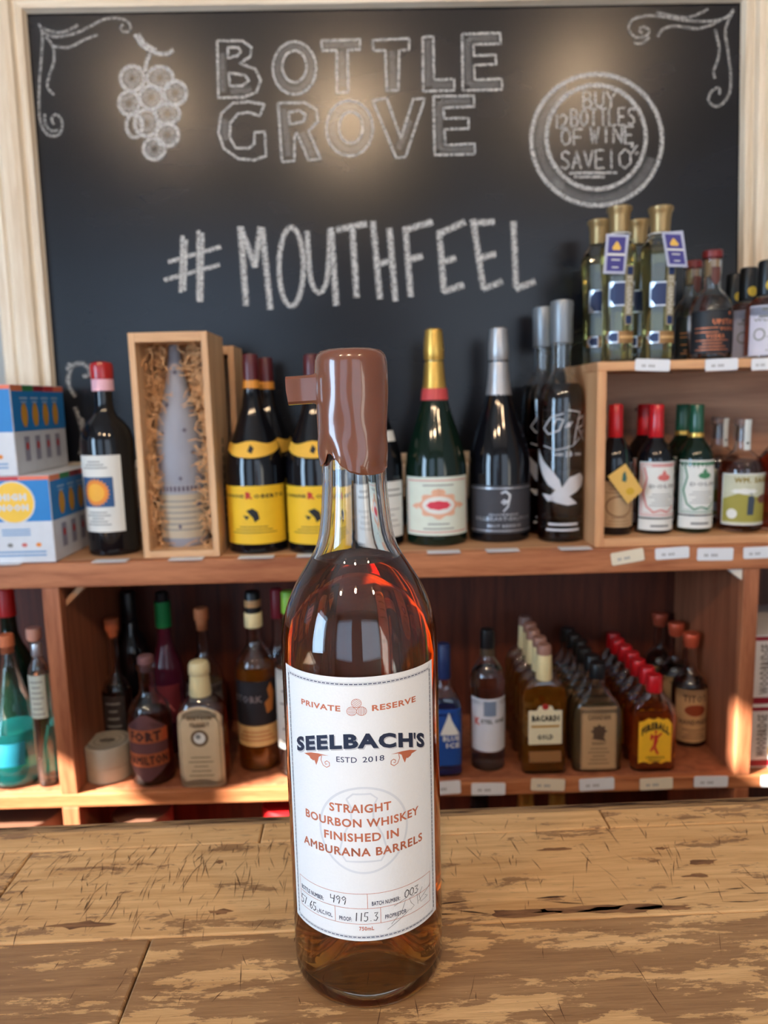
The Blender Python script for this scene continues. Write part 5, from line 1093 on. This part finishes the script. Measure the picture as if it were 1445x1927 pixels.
b.cap('neck_sleeve', [(1277, 14.5), (1275, 15), (1232, 13.8), (1230, 13)], CREAMC); b.cap('cap', [(1230, 13.4), (1216, 13.4), (1212, 11)], rgb('cap_pinkish', 150, 110, 96, .4))
b.label('label', 1328, 1400, -31, 31, rgb('label_warm_white', 226, 218, 186, .65), (('emblem', rgb('ink_emblem_red', 166, 40, 36, .6), circ(.5, .98, .1)), ('lettering', INK, multi(T('BACARDI', .10, .92, .60, .76, .06), T('GOLD', .26, .74, .12, .26, .05))), ('stripe', rgb('ink_ochre', 190, 144, 70, .6), bar(.08, .92, .44, .50))), shape=lambda x: (0, .88+.12*(abs(x-.5) < .2)))
b.label('lower_label', 1413, 1434, -30, 30, rgb('label_brown', 150, 108, 66, .6))
row_of(b, 4, .036, 0, 0, 'gold rum flask with cream cap, %s behind the front one', None)
b = Bottle('whiskey_flask', 'clear flask with black cap and tan paper label, at the front of its row', (1121, 1453), [(1453, 41), (1448, 45), (1352, 46), (1332, 43), (1316, 34), (1303, 22), (1294, 15.5), (1284, 13.5), (1270, 13.5)], CLR, zs=LS, ratio=.34, power=4, liq=lq('light_whiskey', (226, 190, 130), 26), level=1330, group='row of black capped flasks')
b.cap('screw_cap', [(1274, 15), (1250, 14.6), (1247, 13)], BLKCAP)
b.label('label', 1331, 1447, -33, 33, TAN, (('border_line', rgb('ink_umber', 86, 66, 50, .6), frame_(.03, .012)), ('figure', rgb('ink_umber', 86, 66, 50, .6), multi(zz(24, .2, .1, .5, .62, .2), poly_([(.3, .5), (.7, .46), (.6, .56), (.42, .58)]))), ('lettering', rgb('ink_umber', 86, 66, 50, .6), multi(T('CANADIAN', .18, .82, .80, .89, .05), T('WHISKY', .3, .7, .40, .45), lines_(.1, .34, 5, .2, .8, .012)))))
row_of(b, 5, .0345, 0, 0, 'black-capped whiskey flask, %s behind the front one', None)
b = Bottle('whiskey_flask', 'red-capped flask of orange liquor with a yellow label, at the front of its row', (1226, 1453), [(1453, 37), (1449, 40.5), (1352, 42), (1332, 39), (1318, 31), (1307, 20), (1300, 14.5), (1294, 12.5)], CLR, zs=LS, ratio=.36, power=3.4, liq=lq('fiery_orange', (226, 84, 26), 55), level=1345, group='row of red capped flasks')
b.cap('screw_cap', [(1300, 14.3), (1298, 14.6), (1272, 14.2), (1269, 12.5)], REDCAP)
def devil(I, w_, h_):
    for p in ([(.46, .62), (.54, .64), (.58, .5), (.52, .38), (.44, .42)], [(.48, .64), (.54, .66), (.55, .72), (.47, .72)], [(.44, .42), (.52, .38), (.62, .22), (.56, .2), (.48, .3)], [(.44, .42), (.46, .32), (.36, .26), (.34, .3)], [(.54, .6), (.68, .68), (.7, .64), (.56, .54)], [(.46, .6), (.36, .66), (.34, .54), (.38, .5)]): I.poly([(x*w_, y*h_) for x, y in p])
b.label('label', 1349, 1437, -31, 30, rgb('label_fire_yellow', 240, 186, 44, .6), (('figure', RED, devil), ('lettering', INK, multi(lambda I, w_, h_: I.text('FIREBALL', .08*w_, .92*w_, .74*h_, .90*h_, .06, bend=lambda u: -.14*h_*((u/w_-.5)/.42)**2, res=1), T('CINNAMON', .22, .78, .12, .17), T('WHISKY', .3, .7, .05, .10)))), shape=lambda x: (.05*abs(math.sin(9*x)), 1-.05*abs(math.sin(11*x))-.1*abs(2*x-1)**4))
row_of(b, 6, .0335, 0, 0, 'red-capped orange liquor flask, %s behind the front one', None)
b = Bottle('vodka_bottle', 'clear bottle with copper cap and printed tan label, rear right of the right bay', (1293, 1408), [(1408, 28.5), (1403, 31), (1292, 31), (1280, 28.5), (1270, 21), (1262, 14), (1254, 10.5), (1215, 9.8)], CLR, zs=LS, liq=lq('clear_spirit', (250, 250, 250), .5), level=1285, group='copper capped vodka bottles')
b.cap('cap', [(1216, 11.5), (1214, 12.5), (1202, 14.5), (1194, 16), (1191, 14.5)], COPC)
b.label('label', 1300, 1396, -29, 29, rgb('label_parchment', 196, 160, 116, .65), (('medallion', rgb('ink_rust', 140, 62, 34, .6), circ(.5, .62, .26, .11)), ('lettering', rgb('ink_umber', 86, 66, 50, .6), multi(T("TITO'S", .2, .8, .78, .92), T('HANDMADE', .12, .88, .34, .44, .04), lines_(.08, .24, 4, .2, .8, .015)))))
dup(b, 'copper-capped vodka bottle in the middle of its row of three', at(1268, 1300, b.Y+.057).x, b.Y+.057, .1); dup(b, 'copper-capped vodka bottle farthest back in its row of three', at(1240, 1290, b.Y+.108).x, b.Y+.113, .2)
# wine cartons at right
def wcarton(label, z0, h_):
    X0, Y0 = .546, 1.052; r_ = empty('wine_carton', (X0+.06, Y0, z0), label, 'carton', 'white wine cartons'); WC = rgb('carton_offwhite', 214, 208, 204, .5); DR = rgb('carton_dark_red', 140, 24, 40, .5)
    box('carton_body', -.06, .06, 0, .16, 0, h_, WC, r_, .0015)
    for n_, v0, v1 in (('red_band', .003, .013), ('red_band', h_-.008, h_-.002)): flat_print(n_, r_, lambda I: I.rect(-.059, .059, v0, v1, .2), DR, (0, -.0004, 0), (1, 0, 0), (0, 0, 1))
    flat_print('lettering', r_, lambda I: I.add([(-.050+y*.016*-1+.016, .018+x*(h_-.032)) for x, y in font_mesh('WOODBRIDGE', .03, 1)[0]], [tuple(f) for f in font_mesh('WOODBRIDGE', .03, 1)[1]]), rgb('ink_grey_brown', 110, 98, 92, .6), (0, -.0006, 0), (1, 0, 0), (0, 0, 1))
    flat_print('seal', r_, lambda I: I.ell(-.020, h_*.28, .012, .012), GOLD, (0, -.0006, 0), (1, 0, 0), (0, 0, 1))
hw1 = at(1425, 1328, 1.052).z; hw2 = at(1425, 1196, 1.052).z
wcarton('lower white wine carton with dark red bands behind the right upright', LS, hw1-LS-.0003); wcarton('upper white wine carton with dark red bands, stacked at the right picture edge', hw1, hw2-hw1)

# ================================================================ BOTTOM SHELF (tops only)
for px, lab_ in ((988, 'gold-capped bottle below the rum flasks, only its neck showing over the counter'), (1045, 'gold-capped bottle right of its twin below the shelf edge tags')):
    b = Bottle('wine_bottle', lab_, (px, 1850), [(1860, 26), (1850, 28), (1640, 28), (1600, 25), (1570, 16), (1540, 13.5)], OLIVE, zs=.418, Y=1.09, group='gold capped bottles on the bottom shelf')
    b.cap('foil', [(1545, 17), (1500, 14.5), (1490, 14), (1488, 11)], GOLD)
b = Bottle('wine_bottle', 'dark blue bottle top under the shelf beside the front whiskey bottle', (905, 1850), [(1860, 38), (1850, 42), (1640, 42), (1580, 30), (1540, 20), (1512, 16)], rgb('dark_blue_glass', 16, 24, 50, .08), zs=.418, Y=1.13); b.cap('capsule', [(1515, 17), (1498, 16)], BLKCAP)
def canister(label, px, Y, r_, py, m, nm='canister'):
    X = at(px, py, Y).x; h_ = at(px, py, Y).z-.418; o = empty(nm, (X, Y, .418), label, 'canister')
    lathe('body', [(r_*.96, r_*.96, 0, 2), (r_, r_, .002, 2), (r_, r_, h_*.9, 2), (r_*.98, r_*.98, h_*.902, 2)], m, o, 40); lathe('lid', [(r_*1.02, r_*1.02, h_*.905, 2), (r_*1.02, r_*1.02, h_*.985, 2), (r_*.98, r_*.98, h_, 2), (r_*.5, r_*.5, h_+.001, 2)], m, o, 40)
canister('brown round canister under the lower shelf at far left', 50, 1.10, .052, 1528, rgb('canister_brown', 110, 74, 56, .6))
canister('brown round canister under the lower shelf below the copper diamond bottle', 268, 1.10, .045, 1522, rgb('canister_brown', 110, 74, 56, .6))
canister('bright red round canister peeking out left of the front whiskey bottle', 545, 1.09, .042, 1507, rgb('canister_red', 190, 26, 30, .4))

# ================================================================ PRICE TAGS
TAGM = rgb('tag_white', 226, 228, 232, .45, var=.02)
def face_tag(px, py, w_, h_, ang, what, Y=1.0275, fold=False, m=TAGM):
    p = at(px, py, Y); o = empty('price_tag', (p.x, Y, p.z), what, 'price tag', 'price tags on the shelf edges'); k = pj(*p)[2]/F; w2, h2 = w_*k/2, h_*k/2
    V, Fc = boxmesh(-w2, w2, 0, .0011, -h2, h2, 0); bm = bmesh.new(); vs = [bm.verts.new(v) for v in V]; [bm.faces.new([vs[i] for i in f]) for f in Fc]
    ed = [e for e in bm.edges if abs(e.verts[0].co.y-e.verts[1].co.y) > .0005]; bmesh.ops.bevel(bm, geom=ed, offset=.0025, segments=3, affect='EDGES', profile=.5)
    bm.verts.index_update(); V = [tuple(v.co) for v in bm.verts]; Fc = [[v.index for v in f.verts] for f in bm.faces]; bm.free()
    obj('card', V, Fc, m, o)
    flat_print('price_print', o, lambda I: [I.rect(-w2*.62+i*w2*.13, -w2*.62+i*w2*.13+w2*.09, -h2*.35, h2*.05) for i in (0, 1, 3, 4, 5)], rgb('ink_print_grey', 150, 150, 152, .7), (0, -.0003, 0), (1, 0, 0), (0, 0, 1))
    o.rotation_euler = (0, ang, 0); return o
R_ = math.radians
WARMT = rgb('tag_warm_white', 228, 216, 192, .45, var=.02)
for a in ((1181, 1048, 62, 24, R_(-9), 'tilted price tag under the yellow hang tag bottle', 1.0275, False, WARMT), (1265, 1041, 64, 22, R_(-2.5), 'price tag under the red-label vermouth'), (1346, 1043, 68, 24, R_(1), 'price tag under the green-label vermouth'), (1427, 1040, 56, 22, R_(-1), 'price tag under the cubby near the right picture edge'),
          (1228, 687, 66, 22, R_(3), 'price tag under the faceted liqueur bottles', 1.0325), (1358, 686, 62, 22, R_(-1), 'price tag under the black-label vodka', 1.0325), (1436, 685, 44, 22, R_(-1), 'price tag at the top right corner of the cubby', 1.0325),
          (836, 1483, 62, 26, R_(-3), 'price tag right of the front whiskey bottle under the blue bottle'), (919, 1485, 64, 24, R_(1), 'price tag under the slim clear vodka bottle'), (1031, 1477, 64, 24, R_(3), 'price tag under the gold rum flask', 1.0275, False, WARMT), (1123, 1476, 66, 24, R_(-2), 'price tag under the tan-label flask'), (1235, 1475, 62, 23, R_(-1.5), 'price tag under the yellow-label flask', 1.0275, False, WARMT), (1338, 1471, 64, 22, R_(1), 'price tag under the bare shelf space left of the right upright'), (1452, 1470, 40, 22, 0, 'price tag under the white wine cartons')):
    face_tag(*a)
for px, py, w_, what in ((10, 1065, 60, 'flat price tag on the shelf edge before the drinks carton'), (207, 1059, 64, 'flat price tag before the sun-label bottle'), (350, 1054, 64, 'flat price tag before the wooden wine box'), (482, 1051, 66, 'flat price tag before the left yellow-label bottle'), (590, 1049, 64, 'flat price tag before the right yellow-label bottle'), (835, 1038, 62, 'flat price tag before the green champagne bottle'), (946, 1035, 62, 'flat price tag before the black champagne bottle'), (1083, 1031, 60, 'flat price tag before the tall etched bourbon bottle')):
    p = at(px, py, 1.028); k = pj(*p)[2]/F; o = empty('price_tag', (p.x, 1.0325, MS+.0004), what, 'price tag', 'price tags on the shelf edges')
    box('card', -w_*k/2, w_*k/2, -.010, .0085, 0, .0011, TAGM, o, .0004)
# shelf bracket shadow line etc. are left to real light
